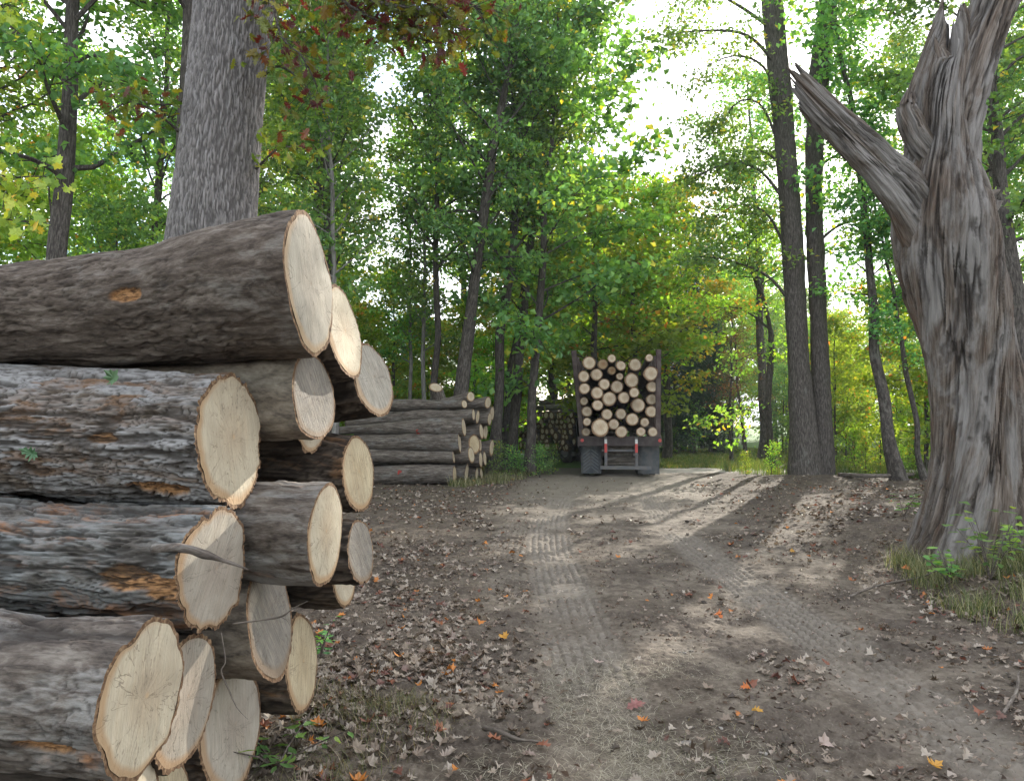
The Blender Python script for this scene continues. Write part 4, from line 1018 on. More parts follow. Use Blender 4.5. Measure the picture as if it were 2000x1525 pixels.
bough(oak, o0, [
 ([W(388, 300, 7.2), W(330, 240, 7.0), W(260, 200, 6.8), W(205, 225, 6.7)], .018),
 ([W(380, 190, 7.2), W(320, 205, 7.0), W(230, 190, 6.9)], .014),
 ([W(500, 330, 7.2), W(545, 290, 7.0), W(590, 292, 6.9)], .014),
 ([W(512, 150, 7.2), W(545, 130, 7.0), W(590, 160, 6.9), W(610, 190, 6.8)], .016),
], 12, .12, M['oakleaf'], 12, LOBEO, twig=.25)
mp_ = empty('maple_sapling', (-5.2, 5.4, 0), 'yellow-green maple sapling reaching in from the left over the near stack', 'tree')
trunk_mesh('trunk', [[0, 0, -.05, .06], [.1, .05, 1.2, .05], [.25, 0, 2.6, .04], [.2, .1, 4.6, .025], [.3, .1, 6.2, .01]], 40, 14, None, 5, M['trunk'], mp_)
bough(mp_, (-5.2, 5.4, 0), [
 ([(-4.95, 5.4, 2.7), W(-60, 400, 5.6), W(20, 350, 5.6), W(90, 345, 5.5)], .018),
 ([(-4.95, 5.4, 2.5), W(-60, 470, 5.6), W(10, 430, 5.5), W(75, 440, 5.4)], .016),
 ([(-4.95, 5.4, 2.9), W(-60, 330, 5.6), W(0, 340, 5.5), W(60, 380, 5.5)], .014),
 ([(-4.98, 5.5, 4.6), W(-80, 40, 5.5), W(-10, 10, 5.5), W(35, 15, 5.5)], .014),
], 26, .085, M['mapleleaf'], 14, LOBE5, twig=.26, sig=.05, hang=1.2)

# ------------------------------------------------------------------ twin trees
def rows_px(lst, Y): return [[*W(cx, y, Y), w / 2 / F0 * Y] for y, cx, w in lst]
def branch_obj(V, F, root, mat, name='branch'):
    bme = bpy.data.meshes.new(name); bme.from_pydata(V, [], F); bme.update()
    a = bme.attributes.new('lc', 'FLOAT_VECTOR', 'POINT'); a.data.foreach_set('vector', np.asarray(V, np.float32)[:, [2, 0, 1]].ravel())
    return link(name, bme, root, (mat,))
def custom_tree(name, label, rows, nu, ns, seed, boughs, leafsets, mat='trunk'):
    R = np.array(rows); o0 = R[0, :3].copy(); R[:, :3] -= o0
    root = empty(name, o0, label, 'tree')
    trunk_mesh('trunk', R, nu, ns, lambda lc, sd: ((fbm(lc * [5, 16, 16], sd, 4) - .5) * .05 + (fbm(lc * [.8, 2, 2], sd + 3, 2) - .5) * .08, {}), seed, M[mat], root, lambda s, a: 1 + .05 * np.cos(2 * a + s * .4))
    rs = np.random.default_rng(seed); cent = []; outd = []
    for pts, r, nsp in boughs:
        V = []; F = []; off = 0
        P, s = interp_path([list(p) + [0] for p in pts], 14); P = P[:, :3] - o0
        v, f = tube_simple(P, np.linspace(r, r * .15, 14), 6); V += [tuple(q) for q in v]; F += [[i + off for i in g] for g in f]; off += len(v)
        for k in range(nsp):
            t = (rs.uniform(.32, 1)) * 13; a = min(int(t), 12); bp = P[a] + (P[a + 1] - P[a]) * (t - a)
            d = P[a + 1] - P[a]; d = d / np.linalg.norm(d) * .6 + rs.normal(0, .8, 3) * [1, 1, .5]; d /= np.linalg.norm(d)
            ep = bp + d * rs.uniform(.4, 1.3); mid = (bp + ep) / 2 + rs.normal(0, .08, 3)
            v, f = tube_simple([bp, mid, ep], [r * .25, r * .15, .004], 3, False); V += [tuple(q) for q in v]; F += [[i + off for i in g] for g in f]; off += len(v)
            for q in (.5, .8, 1.05): cent.append(bp + (ep - bp) * q + rs.normal(0, .08, 3)); outd.append(d)
        branch_obj(V, F, root, M[mat])
    cent = np.array(cent); outd = np.array(outd)
    per, size, lm = leafsets
    LV, LF, n = leaf_cloud(rs, cent, per, np.array([.26, .26, .10]), size, axisout=outd)
    sv = np.clip(rs.normal(.5, .2, len(cent)), 0, 1)
    lv = np.clip(np.repeat(sv, per) + rs.normal(0, .16, n), 0, 1)
    link('crown', mesh_np('foliage', LV, [LF], {'lv': np.repeat(lv, 4)}, False), root, (lm,))
    return root
tw1 = rows_px([(936, 1574, 72), (915, 1572, 62), (800, 1567, 47), (650, 1557, 41), (450, 1546, 41), (300, 1535, 40), (150, 1522, 39), (0, 1508, 38), (-200, 1490, 34), (-500, 1478, 26), (-800, 1470, 14)], 21)
tw2 = rows_px([(940, 1606, 64), (915, 1606, 46), (800, 1605, 38), (650, 1600, 35), (450, 1591, 34), (300, 1590, 34), (150, 1600, 37), (0, 1618, 34), (-200, 1640, 30), (-500, 1660, 22), (-800, 1670, 12)], 21.3)
B = lambda *p: [W(x, y, Y) for x, y, Y in p]
custom_tree('twin_tree', 'left one of the two tall bare-stemmed trees growing from one base', tw1, 260, 64, 21, [
 (B((1520, 130, 21), (1460, 70, 20.5), (1380, 60, 20), (1290, 70, 19.5)), .06, 14),
 (B((1512, 60, 21), (1440, 10, 20.5), (1370, -20, 20), (1300, 0, 20)), .06, 11),
 (B((1525, 200, 21), (1490, 130, 20.5), (1430, 110, 20), (1340, 150, 20)), .05, 9),
 (B((1536, 330, 21), (1490, 210, 21), (1440, 200, 21), (1400, 260, 21)), .06, 20),
 (B((1540, 400, 21), (1480, 330, 21), (1420, 320, 21), (1350, 350, 21)), .06, 26),
 (B((1548, 520, 21), (1500, 420, 21.3), (1440, 400, 21.5), (1390, 430, 21.5)), .06, 26),
 (B((1552, 600, 21), (1500, 540, 21), (1430, 510, 21), (1370, 500, 21)), .06, 22),
 (B((1540, 350, 21), (1500, 300, 22), (1450, 300, 23), (1420, 330, 23)), .05, 20),
 (B((1500, -100, 21), (1440, -160, 21), (1380, -180, 21)), .07, 24),
 (B((1485, -300, 21), (1540, -380, 21), (1600, -400, 21)), .07, 24),
 (B((1480, -450, 21), (1430, -560, 21), (1370, -600, 21)), .07, 24),
], (20, .12, M['leaf']))
custom_tree('twin_tree', 'right and darker one of the two tall trees growing from one base', tw2, 260, 60, 22, [
 (B((1592, 330, 21.3), (1640, 300, 22), (1700, 280, 22.5), (1750, 300, 23)), .05, 12),
 (B((1600, 200, 21.3), (1650, 150, 22), (1720, 130, 22), (1770, 160, 22)), .06, 14),
 (B((1610, 80, 21.3), (1660, 30, 22), (1730, 20, 22), (1790, 50, 22)), .06, 18),
 (B((1590, 480, 21.3), (1640, 440, 21), (1700, 430, 20.5), (1740, 450, 20)), .05, 16),
 (B((1640, -200, 21.3), (1700, -260, 21.3), (1760, -260, 21)), .06, 24),
 (B((1650, -350, 21.3), (1600, -420, 21.3), (1560, -460, 21)), .06, 24),
], (18, .125, M['leaf']))
MODELS['tw'] = None
# leafy boughs that hang in front of the far wood: yellow-green maple left of the twins and one orange crown
custom_tree('maple_tree', 'small yellow-green maple reaching out left of the twin trees', rows_px([(925, 1512, 16), (800, 1500, 13), (650, 1505, 11), (520, 1470, 8), (430, 1450, 4)], 23.5), 60, 14, 23, [
 (B((1503, 800, 23.5), (1470, 790, 22.5), (1440, 805, 22), (1420, 820, 22)), .03, 5),
 (B((1503, 700, 23.5), (1480, 690, 22.5), (1450, 700, 22), (1435, 715, 22)), .03, 4),
 (B((1500, 640, 23.5), (1460, 610, 23), (1420, 600, 22.5), (1380, 620, 22)), .04, 9),
 (B((1480, 550, 23.5), (1440, 500, 23), (1400, 490, 22.5), (1340, 520, 22)), .04, 18),
 (B((1460, 480, 23.5), (1500, 440, 23), (1530, 450, 22.5)), .03, 10),
], (18, .13, M['leaf2']))
ptree((1302, 900), (1300, 500), 33, 16, 12.5, 'midA', 'orange-tinged tree showing above the right side of the loaded trailer', 'maple_tree', rot=2.0, lmat=M['leafo'])
ptree((1240, 900), (1235, 500), 31, 18, 11.5, 'midA', 'bright green tree spreading over the loaded trailer from behind', 'maple_tree', rot=.6, lmat=M['leaf2'], wide=1.25)
ptree((1170, 900), (1160, 500), 29, 18, 11.5, 'midB', 'bright green tree behind the left stakes of the loaded trailer', 'maple_tree', rot=1.6, lmat=M['leaf2'], wide=1.15)
ptree((1075, 900), (1080, 500), 34, 18, 13, 'midA', 'bright green tree behind the far load of short logs', 'maple_tree', rot=2.6, lmat=M['leaf2'], wide=1.2)
for k, (px, Y, H, lab) in enumerate(((1318, 38, 8.4, 'dark feathery cedar right beside the loaded trailer'), (1352, 39, 9.8, 'tallest dark feathery cedar on the far grass'), (1392, 39.5, 7.2, 'dark cedar with a rounded top between two other evergreens'), (1335, 41, 10.5, 'dark cedar standing behind the row of feathery cedars'))):
    ptree((px, 890), (px + 1, 700), Y, 12, H, 'cedar', lab, 'cedar_tree', rot=k * 1.3, lmat=M['cedar'])
ptree((1428, 890), (1425, 700), 31, 7, 6.4, 'bare', 'reddish thin-leaved dead tree left of the yellow maple', 'bare_tree', rot=1, lmat=M['redtwig'])
ptree((1455, 890), (1440, 700), 32, 8, 5.5, 'bare', 'grey leafless twiggy tree beside the reddish one', 'bare_tree', rot=3, lmat=M['redtwig'])
def shrubs(lst, label, group, mat, model='shrub', name='shrub'):
    for k, (x, y, h) in enumerate(lst):
        tree(name, model, (x, y, float(gz(x, y)) - .02), h, label, 'shrub', group, k * 1.7, (random.gauss(0, .08), random.gauss(0, .08)), 1, mat)
random.seed(9)
shrubs([(x + random.uniform(-.2, .2), y, h) for x, y, h in ((7.0, 22.2, .7), (7.5, 21.4, .9), (9.4, 22, 1.3), (10.1, 21.6, 1.1), (10.6, 22.6, 1.5), (11.4, 21.7, .9), (9.7, 23.5, 1.6), (12.4, 22.4, 1.3))], 'knee-high yellow-green shrub at the edge of the clearing by the twin trees', 'shrubs by the twin trees', M['leaf2'])
shrubs([(random.uniform(4, 24), random.uniform(37.5, 41), random.uniform(1.2, 2.6)) for _ in range(34)], 'dark waist-high shrub along the far edge of the grassy clearing', 'shrubs beyond the clearing', None)
shrubs([(random.uniform(-14, 2.2), random.uniform(25.5, 37), random.uniform(1.4, 3.6)) for _ in range(46)], 'leafy shrub in the wood behind the middle pile and far load', 'shrubs in the left wood', M['leaf2'])
shrubs([(random.uniform(-.6, 1.4), random.uniform(21.5, 26), random.uniform(.5, 1.1)) for _ in range(12)], 'low shrub in the grass between the middle pile and the trailer', 'shrubs by the trailer', None)
shrubs([(random.uniform(12, 30), random.uniform(18, 34), random.uniform(1.2, 3.2)) for _ in range(40)], 'leafy shrub in the wood behind the dead snag', 'shrubs in the right wood', M['leaf2'])

# ------------------------------------------------------------------ dead snag
YS = 8.0
sn0 = W(1885, 1100, YS); sn0[2] = float(gz(sn0[0], YS)) - .05
snag = empty('dead_snag', sn0, 'massive barkless dead tree with a broken limb on the right of the road', 'tree')
def rel(rows): 
    R = np.array(rows); R[:, :3] -= sn0; return R
b = NB('weathered_wood'); lc = b.attr('lc').outputs['Vector']
n1 = b.noise(b.mapping(lc, (1.6, 26, 26)), 1, 7, .7, .4); n2 = b.noise(b.mapping(lc, (5, 90, 90)), 1, 4, .6, .2); n3 = b.noise(b.mapping(lc, (.8, 3.6, 3.6)), 1, 7, .68, .8)
h = b.math('ADD', b.math('MULTIPLY', n1, .6), b.math('MULTIPLY', n2, .4))
c = b.ramp(h, [(.36, (.028, .022, .018)), (.46, (.085, .066, .052)), (.55, (.15, .122, .10)), (.68, (.25, .215, .185))])
c = b.mix(b.ramp(n3, [(.47, 0.0), (.58, .75)]), c, b.mix(n1, (.10, .090, .082), (.36, .345, .33)))
c = b.mix(b.ramp(n3, [(.30, .8), (.42, 0.0)]), c, b.mix(n2, (.06, .03, .018), (.19, .10, .06)))
c = b.mix(b.math('MULTIPLY', b.attr('fis').outputs['Fac'], .7), c, (.022, .016, .013))
M['snag'] = b.out(c, .85, b.bump(h, 1.0, .03), spec=.2)
shp = lambda s, a: 1 + .07 * np.cos(2 * a + s * .9) + .05 * np.cos(3 * a - s * 1.4 + 1) + .035 * np.cos(5 * a + s * 2) + .13 * np.exp(-s / .22) * (.35 + .65 * np.abs(np.cos(2.5 * a + .6)))
trunk_rows = rel([[*W(1915, 1100, YS), .62], [*W(1917, 1000, YS), .555], [*W(1914, 900, YS), .49], [*W(1906, 800, YS), .465], [*W(1892, 700, YS), .46], [*W(1874, 600, YS), .485], [*W(1852, 500, YS), .50], [*W(1840, 420, YS), .46], [*W(1834, 350, YS), .39], [*W(1834, 290, YS), .33], [*W(1830, 220, YS), .31], [*W(1838, 150, YS), .27], [*W(1850, 95, YS), .20], [*W(1852, 50, YS), .11]])
trunk_rows[0][2] = -.05
trunk_mesh('trunk', trunk_rows, 760, 460, d_fibre, 7, M['snag'], snag, shp, twist=.35, jag=.42)
trunk_mesh('broken_limb', rel([[*W(1878, 660, YS + .10), .07], [*W(1858, 560, YS + .02), .20], [*W(1822, 468, YS - .04), .25], [*W(1775, 390, YS - .10), .225], [*W(1718, 325, YS - .15), .195], [*W(1655, 262, YS - .2), .18], [*W(1600, 210, YS - .25), .16], [*W(1572, 178, YS - .25), .13]]), 330, 240, d_fibre, 11, M['snag'], snag, lambda s, a: 1 + .10 * np.cos(2 * a) + .05 * np.cos(4 * a + s), jag=.38)
trunk_mesh('upper_limb', rel([[*W(1875, 640, YS + .1), .08], [*W(1866, 540, YS), .27], [*W(1858, 420, YS - .04), .30], [*W(1858, 320, YS - .04), .27], [*W(1872, 225, YS), .265], [*W(1900, 130, YS), .235], [*W(1925, 60, YS), .225], [*W(1950, -10, YS), .23], [*W(1985, -120, YS), .2], [*W(2010, -300, YS), .16], [*W(2000, -480, YS), .10]]), 330, 220, d_fibre, 13, M['snag'], snag, lambda s, a: 1 + .10 * np.cos(2 * a + s) + .05 * np.cos(5 * a), jag=.3)
trunk_mesh('side_splinter', rel([[*W(1838, 360, YS + .05), .05], [*W(1812, 300, YS - .08), .13], [*W(1782, 245, YS - .1), .13], [*W(1772, 210, YS - .1), .10], [*W(1776, 185, YS - .1), .05]]), 140, 120, d_fibre, 17, M['snag'], snag, None, jag=.14)
trunk_mesh('knob', rel([[*W(1900, 420, YS), .18], [*W(1928, 395, YS), .13], [*W(1942, 385, YS), .08]]), 40, 50, d_fibre, 19, M['snag'], snag, None, jag=.08)
trunk_mesh('side_splinter', rel([[*W(1862, 200, YS - .05), .14], [*W(1830, 120, YS - .05), .12], [*W(1826, 85, YS - .05), .05]]), 60, 60, d_fibre, 23, M['snag'], snag, None, jag=.2)

# ------------------------------------------------------------------ middle pile
MP = 'logs of the middle pile'
def z2(x, y): return 640 + x / 5.556, 730 + y / 5.556
MID = [ # zoom cx,cy,h,w, left end (zoom x,y,h), Y, label
 (1378, 1090, 218, 45, (-500, 1075, 170), 19.3, 'bottom log of the middle pile with a bright red paint mark'),
 (1368, 902, 152, 28, (-500, 900, 160), 19.4, 'second log from the ground on the front side of the middle pile'),
 (1432, 745, 238, 36, (-500, 745, 150), 19.5, 'pale-topped thick log third from the ground in the middle pile'),
 (1478, 582, 222, 48, (80, 615, 90), 19.6, 'crooked brown log with a faint red mark in the middle pile'),
 (1583, 445, 152, 40, (205, 530, 80), 19.8, 'thin bent log with a sawn knot, above the crooked brown log'),
 (1484, 330, 100, 62, (-300, 350, 150), 20.3, 'grey log running along the top of the middle pile'),
 (1552, 245, 92, 60, (1240, 300, 60), 20.8, 'short thin log slanting up on top of the middle pile'),
 (1738, 315, 130, 66, (1450, 350, 120), 21.2, 'dark log at the top right corner of the middle pile'),
 (1626, 470, 160, 44, (1200, 480, 150), 20.5, 'log with a narrow pale end just behind the thin bent log'),
 (1758, 490, 168, 50, (1300, 510, 150), 21.0, 'grey log with a wide pale end below the dark top right log'),
 (1785, 430, 150, 40, (1500, 440, 140), 21.6, 'rear log whose pale end shows right under the dark top right log'),
 (1668, 625, 170, 44, (1300, 640, 160), 20.6, 'log with a pale end in the centre right of the middle pile'),
 (1712, 625, 175, 52, (1400, 640, 160), 21.2, 'log whose split pale end is furthest right at mid height of the pile'),
 (1782, 800, 170, 48, (1450, 820, 160), 21.4, 'lone log sticking out right of the middle pile at mid height'),
 (1590, 765, 210, 110, (1300, 780, 190), 20.0, 'log with a large yellowish ragged end in the middle pile'),
 (1650, 760, 190, 50, (1350, 770, 170), 20.8, 'log partly hidden behind the large yellowish ragged end'),
 (1560, 880, 200, 74, (1300, 890, 170), 19.7, 'log with a long splintered pale end low in the middle pile'),
 (1449, 912, 110, 32, (1100, 915, 100), 20.0, 'thin log tucked between the second and third front logs'),
 (1660, 930, 180, 36, (1300, 940, 160), 20.4, 'log with a slim pale end behind the long splintered end'),
 (1705, 920, 168, 40, (1350, 930, 150), 21.0, 'rearmost log in the second layer of the middle pile'),
 (1508, 1072, 215, 42, (1200, 1080, 190), 19.9, 'brown log on the ground next to the red-marked one'),
 (1618, 1085, 148, 34, (1250, 1090, 140), 20.5, 'third log on the ground counted from the road side of the pile'),
 (1668, 1080, 140, 34, (1350, 1085, 130), 21.1, 'last log on the ground at the back of the middle pile'),
]
b = NB('red_paint'); M['redpaint'] = b.out(b.ramp(b.noise(b.attr('lc').outputs['Vector'], 14, 4, .7), [(.4, (.08, .035, .028)), (.6, (.34, .03, .022))]), .8)
for i, (cx, cy, h, w, (lx, ly, lh), Y, lab) in enumerate(MID):
    px, py = z2(cx, cy); p = W(px, py, Y); r = h / 5.556 / 2 / F0 * Y * .94
    qx, qy = z2(lx, ly); q = W(qx, qy, Y + (cx - lx) / 5.556 / F0 * Y * .12); rl = lh / 5.556 / 2 / F0 * Y
    p[2] = max(p[2], r * .95); q[2] = max(q[2], rl * .95)
    d = q - p; L = np.linalg.norm(d)
    if L < 3.2 and i != 6: q = p + d / L * 3.6 + np.array([0, .0, 0]); rl = r * .9
    mid = (p + q) / 2 + np.array([0, 0, random.uniform(-.03, .03)]); 
    if i in (3, 4): mid[2] += .05
    rows = [[*p, r], [*(p + (q - p) * .15), r * .95], [*mid, (r + rl) / 2 * .97], [*q, rl]]
    nr = face_normal_view(p, min(.85, w / h), random.uniform(-6, 10))
    root = build_log(p, rows, nr, 200 + i, lambda lc, sd: ((fbm(lc * [2.2, 9, 9], sd, 4) - .5) * .07 + (fbm(lc * [.8, 1.5, 1.5], sd + 3, 2) - .5) * .12, {}), M['cuty'] if i in (14, 0) else M['cut'], M['bark_pile'], 60, 30, lab, MP, shp=.05, face_rings=4, rim=.95)
    if i in (0, 3):
        mpx = 640 + (812 if i == 0 else 1000) / 5.556
        t = (px - mpx) / (px - qx); cpt = p + (q - p) * t; rr = r + (rl - r) * t
        nsg = 10; V = []; A = []
        for k in range(nsg + 1):
            a = math.radians(-75 + 100 * k / nsg) if i == 0 else math.radians(-60 + 55 * k / nsg)
            for j, dx in enumerate((-.05, .0, .055)):
                wv = dx * (1.0 - .25 * math.sin(k * 1.3 + j))
                V.append(cpt - p + np.array([wv, -math.cos(a) * (rr * 1.0 + .035), math.sin(a) * (rr + .035)])); A.append(V[-1])
        Fq = [[3 * k + j, 3 * k + j + 1, 3 * k + j + 4, 3 * k + j + 3] for k in range(nsg) for j in range(2)]
        link('paint_mark', mesh_np('paint_mark', V, [np.array(Fq)], {'lc': np.array(A)}), root, (M['redpaint'],))
# short upright log on top
p = W(*z2(1172, 148), 21.0); rs_ = 140 / 5.556 / 2 / F0 * 21
ax = np.array([.25, .35, -.9]); ax /= np.linalg.norm(ax)
build_log(p, [[*p, rs_], [*(p + ax * .8), rs_ * 1.05], [*(p + ax * 1.6), rs_ * 1.05]], face_normal_view(p, .64, 85), 260, d_none, M['cut'], M['bark_pile'], 12, 28, 'short log tilted upright on top of the middle pile', MP, face_rings=4)

# ------------------------------------------------------------------ trailers
def paint(name, col, rough=.6, dirt=(.14, .12, .10), amt=.6, metal=0.):
    b = NB(name); ge = b.n('ShaderNodeTexCoord').outputs['Object']
    n = b.noise(ge, 6, 5, .6); n2 = b.noise(ge, 40, 3, .6)
    c = b.mix(b.math('MULTIPLY', b.ramp(n, [(.4, 0.0), (.62, 1.0)]), amt), col, dirt)
    return b.out(c, rough, b.bump(n2, .3, .004), metal=metal)
M['maroon'] = paint('steel_maroon', (.034, .023, .022), dirt=(.07, .06, .052)); M['stake'] = paint('steel_stake', (.045, .026, .024), amt=.4)
M['steel'] = paint('steel_grey', (.085, .088, .092), .5); M['rubber'] = paint('rubber', (.025, .025, .026), .85, amt=.35)
M['flap'] = paint('mud_flap', (.050, .057, .064), .7, (.12, .115, .105), .6); M['chev'] = paint('flap_chevron', (.10, .112, .122), .7, (.15, .14, .13), .5)
M['refl'] = paint('reflector_red', (.42, .045, .04), .3, amt=.25); M['reflw'] = paint('reflector_white', (.55, .55, .53), .3, amt=.2)
M['black'] = paint('steel_black', (.018, .018, .019), .6, amt=.25); M['rim'] = paint('rim_white', (.32, .32, .31), .5, amt=.5)
def wheel(parent, c, R=.5, wd=.28, side=1):
    m = MB(); m.lathe(c, (side, 0, 0), [(R * .56, -wd / 2), (R * .8, -wd / 2 - .01), (R * .95, -wd * .42), (R, -wd * .3), (R, wd * .3), (R * .95, wd * .42), (R * .8, wd / 2 + .01), (R * .56, wd / 2), (R * .54, 0), (R * .56, -wd / 2)], 36)
    for k in range(36):   # lugs
        a = 2 * math.pi * k / 36; rot = Matrix.Rotation(a * side, 3, 'X')
        m.box(Vector(c) + rot @ Vector((0, 0, R + .004)), (wd * .62, .045, .02), rot)
    t = m.build('tyre', M['rubber'], parent)
    m = MB(); m.lathe(c, (side, 0, 0), [(.001, wd * .28), (R * .2, wd * .3), (R * .24, wd * .1), (R * .5, wd * .05), (R * .57, wd * .45), (R * .59, wd * .46), (R * .57, -wd * .4)], 30)
    for k in range(8):
        a = 2 * math.pi * k / 8; m.cyl(Vector(c) + Vector((side * wd * .14, math.cos(a) * R * .36, math.sin(a) * R * .36)), (1, 0, 0), .016, .05, 6)
    m.build('rim', M['rim'], t)
YT = 22.0; K = YT / F0
def X(px): return (px - 1000) * K
def Z(py): return W(1200, py, YT)[2]
xc = X(1208)
TYAW = math.atan2(xc, YT)
TR = empty('log_trailer', (xc, YT, 0), 'loaded log trailer seen from behind with maroon stakes and grey mud flaps', 'trailer')
TR.rotation_euler = (0, 0, -TYAW)
def T(x, y, z): return Vector((x - xc, y - YT, z))
zt, zb = Z(852), Z(871)
m = MB(); m.box(T(xc, YT + .12, (zt + zb) / 2), (X(1292) - X(1131), .16, zt - zb), bev=.02)
m.box(T(xc, YT + .06, zb + .02), (X(1290) - X(1133), .10, .03))
for s in (-1, 1): m.box(T(xc + s * .45, YT + 5.0, zb - .12), (.12, 9.6, .36), bev=.02)
for k in range(6): m.box(T(xc, YT + 1.1 + k * 1.6, zb + .0), (2.3, .16, .14), bev=.01)
m.build('frame', M['maroon'], TR)
m = MB()
m.build
for k, dy in enumerate((.30, 1.9, 3.5, 5.1, 6.7)):
    for s, (b0, t0) in ((-1, (1138, 1120)), (1, (1284, 1287))):
        m = MB(); x0, x1 = X(b0), X(t0); zz = Z(682) + (.0 if k == 0 else -.05)
        dx = x1 - x0; ang = math.atan2(dx, zz - zb)
        m.box(T((x0 + x1) / 2, YT + dy, (zb + zz) / 2), (.16, .13, (zz - zb) / math.cos(ang)), Matrix.Rotation(ang, 3, 'Y'), bev=.02)
        m.box(T(x0 + s * .0, YT + dy, zb + .15), (.22, .2, .3), bev=.02)
        m.build('stake', M['stake'], TR)
for s, a, e in ((-1, 1133, 1173), (1, 1245, 1287)):
    w_ = X(e) - X(a); z0_, z1_ = Z(930) + .05, Z(871)
    xm = (X(a) + X(e)) / 2
    m = MB(); n = 8
    V = []; 
    for j in range(n + 1):
        for i in range(5):
            t = j / n; V.append(T(xm + (i / 4 - .5) * w_, YT + .34 + .05 * math.sin(t * 2.2) + .012 * math.cos(i * 1.5 + j), z1_ + (z0_ - z1_) * t))
    V += [v + Vector((0, .015, 0)) for v in V]
    F = [(j * 5 + i, j * 5 + i + 1, j * 5 + i + 6, j * 5 + i + 5) for j in range(n) for i in range(4)]
    N5 = (n + 1) * 5; F += [tuple(N5 + q for q in reversed(f)) for f in F]
    F += [(j * 5, (j + 1) * 5, N5 + (j + 1) * 5, N5 + j * 5) for j in range(n)] + [(j * 5 + 4, N5 + j * 5 + 4, N5 + (j + 1) * 5 + 4, (j + 1) * 5 + 4) for j in range(n)]
    m.add(V, F); fl = m.build('mud_flap', M['flap'], TR, True)
    if s < 0:
        m = MB()
        for k in range(6):
            zc = z0_ + .12 + k * .105
            for q in (-1, 1):
                m.box(T(xm + q * w_ * .2, YT + .315, zc), (w_ * .44, .01, .028), Matrix.Rotation(q * math.radians(38), 3, 'Y'))
        m.build('chevron_ribs', M['chev'], fl)
for s in (-1, 1):
    for dy in (.95, 2.25):
        for off in (.0, .36):
            wheel(TR, T(xc + s * (1.0 - off), YT + dy, .52), side=s)
m = MB()
for dy in (.95, 2.25): m.cyl(T(xc, YT + dy, .52), (1, 0, 0), .07, 1.7, 12)
for s in (-1, 1): m.box(T(xc + s * .5, YT + 1.6, .72), (.1, 1.8, .12), bev=.01)
m.build('axle', M['black'], TR)
xl, xr = X(1183), X(1242)
m = MB(); m.box(T((X(1171) + X(1276)) / 2 - .03, YT + .0, Z(913)), (X(1270) - X(1171), .10, .10), bev=.015)
for x in (xl, xr): m.box(T(x, YT + .03, (Z(856) + Z(913)) / 2), (.09, .08, Z(853) - Z(915)), bev=.012)
m.box(T(xc, YT + .15, Z(880)), (1.0, .06, .06)); m.build('bumper', M['steel'], TR)
for x in (xl, xr):
    m = MB(); m.box(T(x, YT - .015, Z(875)), (.075, .01, .26)); m.build('reflector', M['refl'], TR)
    m = MB(); m.box(T(x, YT - .015, Z(862)), (.075, .01, .13)); m.build('reflector', M['reflw'], TR)
for px in (1137, 1287):
    m = MB(); m.cyl(T(X(px), YT + .03, Z(860)), (0, 1, 0), .05, .04, 14); m.build('tail_light', M['refl'], TR)
m = MB(); m.box(T(X(1241), YT - .05, Z(888)), (.16, .06, .05), bev=.01); m.build('latch', M['steel'], TR)
m = MB(); m.box(T(xc, YT + 8.6, 2.4), (2.3, .08, 2.3), bev=.01); m.build('headboard', M['black'], TR)
for s in (-1, 1):
    m = MB(); m.box(T(xc + s * .7, YT + 8.0, .55), (.12, .12, 1.1), bev=.01); m.box(T(xc + s * .7, YT + 8.0, .03), (.3, .3, .05)); m.build('landing_leg', M['steel'], TR)
UL = 'logs slung under the trailer deck'
for k, (py, h) in enumerate(((877, 15), (889, 13), (900, 12), (908, 9))):
    p = np.array([X(1180) + .10, YT + .62 + .07 * (k % 2), Z(py)]); r = h / 2 * K * 1.15; e = np.array([X(1240) + .08, YT + .52, Z(py) + random.uniform(-.03, .03)])
    build_log(p, [[*p, r * .8], [*((p + e) / 2 + np.array([0, 0, .02])), r], [*e, r * .9]], (-1, -.1, 0), 300 + k, lambda lc, sd: ((fbm(lc * [3, 9, 9], sd, 3) - .5) * .05, {}), M['cutload'], M['bark_pile'], 24, 16, ['topmost', 'second', 'third', 'lowest'][k] + ' of the dark logs stacked crosswise behind the trailer bumper', UL, face_rings=3)
LOADR = [
 [(317, 255, 70), (460, 270, 55), (550, 210, 44), (645, 283, 52), (790, 275, 68), (935, 203, 42)],
 [(262, 395, 60), (395, 375, 62), (552, 335, 45), (633, 395, 38), (755, 435, 76), (950, 365, 76)],
 [(270, 520, 57), (400, 565, 65), (475, 475, 60), (605, 500, 68), (780, 560, 54), (965, 500, 58)],
 [(265, 650, 43), (405, 690, 57), (525, 625, 76), (675, 612, 62), (820, 690, 76), (960, 630, 58)],
 [(295, 755, 57), (502, 785, 58), (645, 780, 58), (955, 755, 61)],
 [(295, 860, 44), (430, 920, 94), (570, 885, 57), (760, 835, 68), (888, 865, 50)],
 [(287, 965, 47), (650, 965, 62), (850, 960, 48), (972, 965, 52)]]
ROWN = ['top', 'second', 'third', 'fourth', 'fifth', 'sixth', 'bottom']
ORD = ['first', 'second', 'third', 'fourth', 'fifth', 'sixth']
random.seed(21)
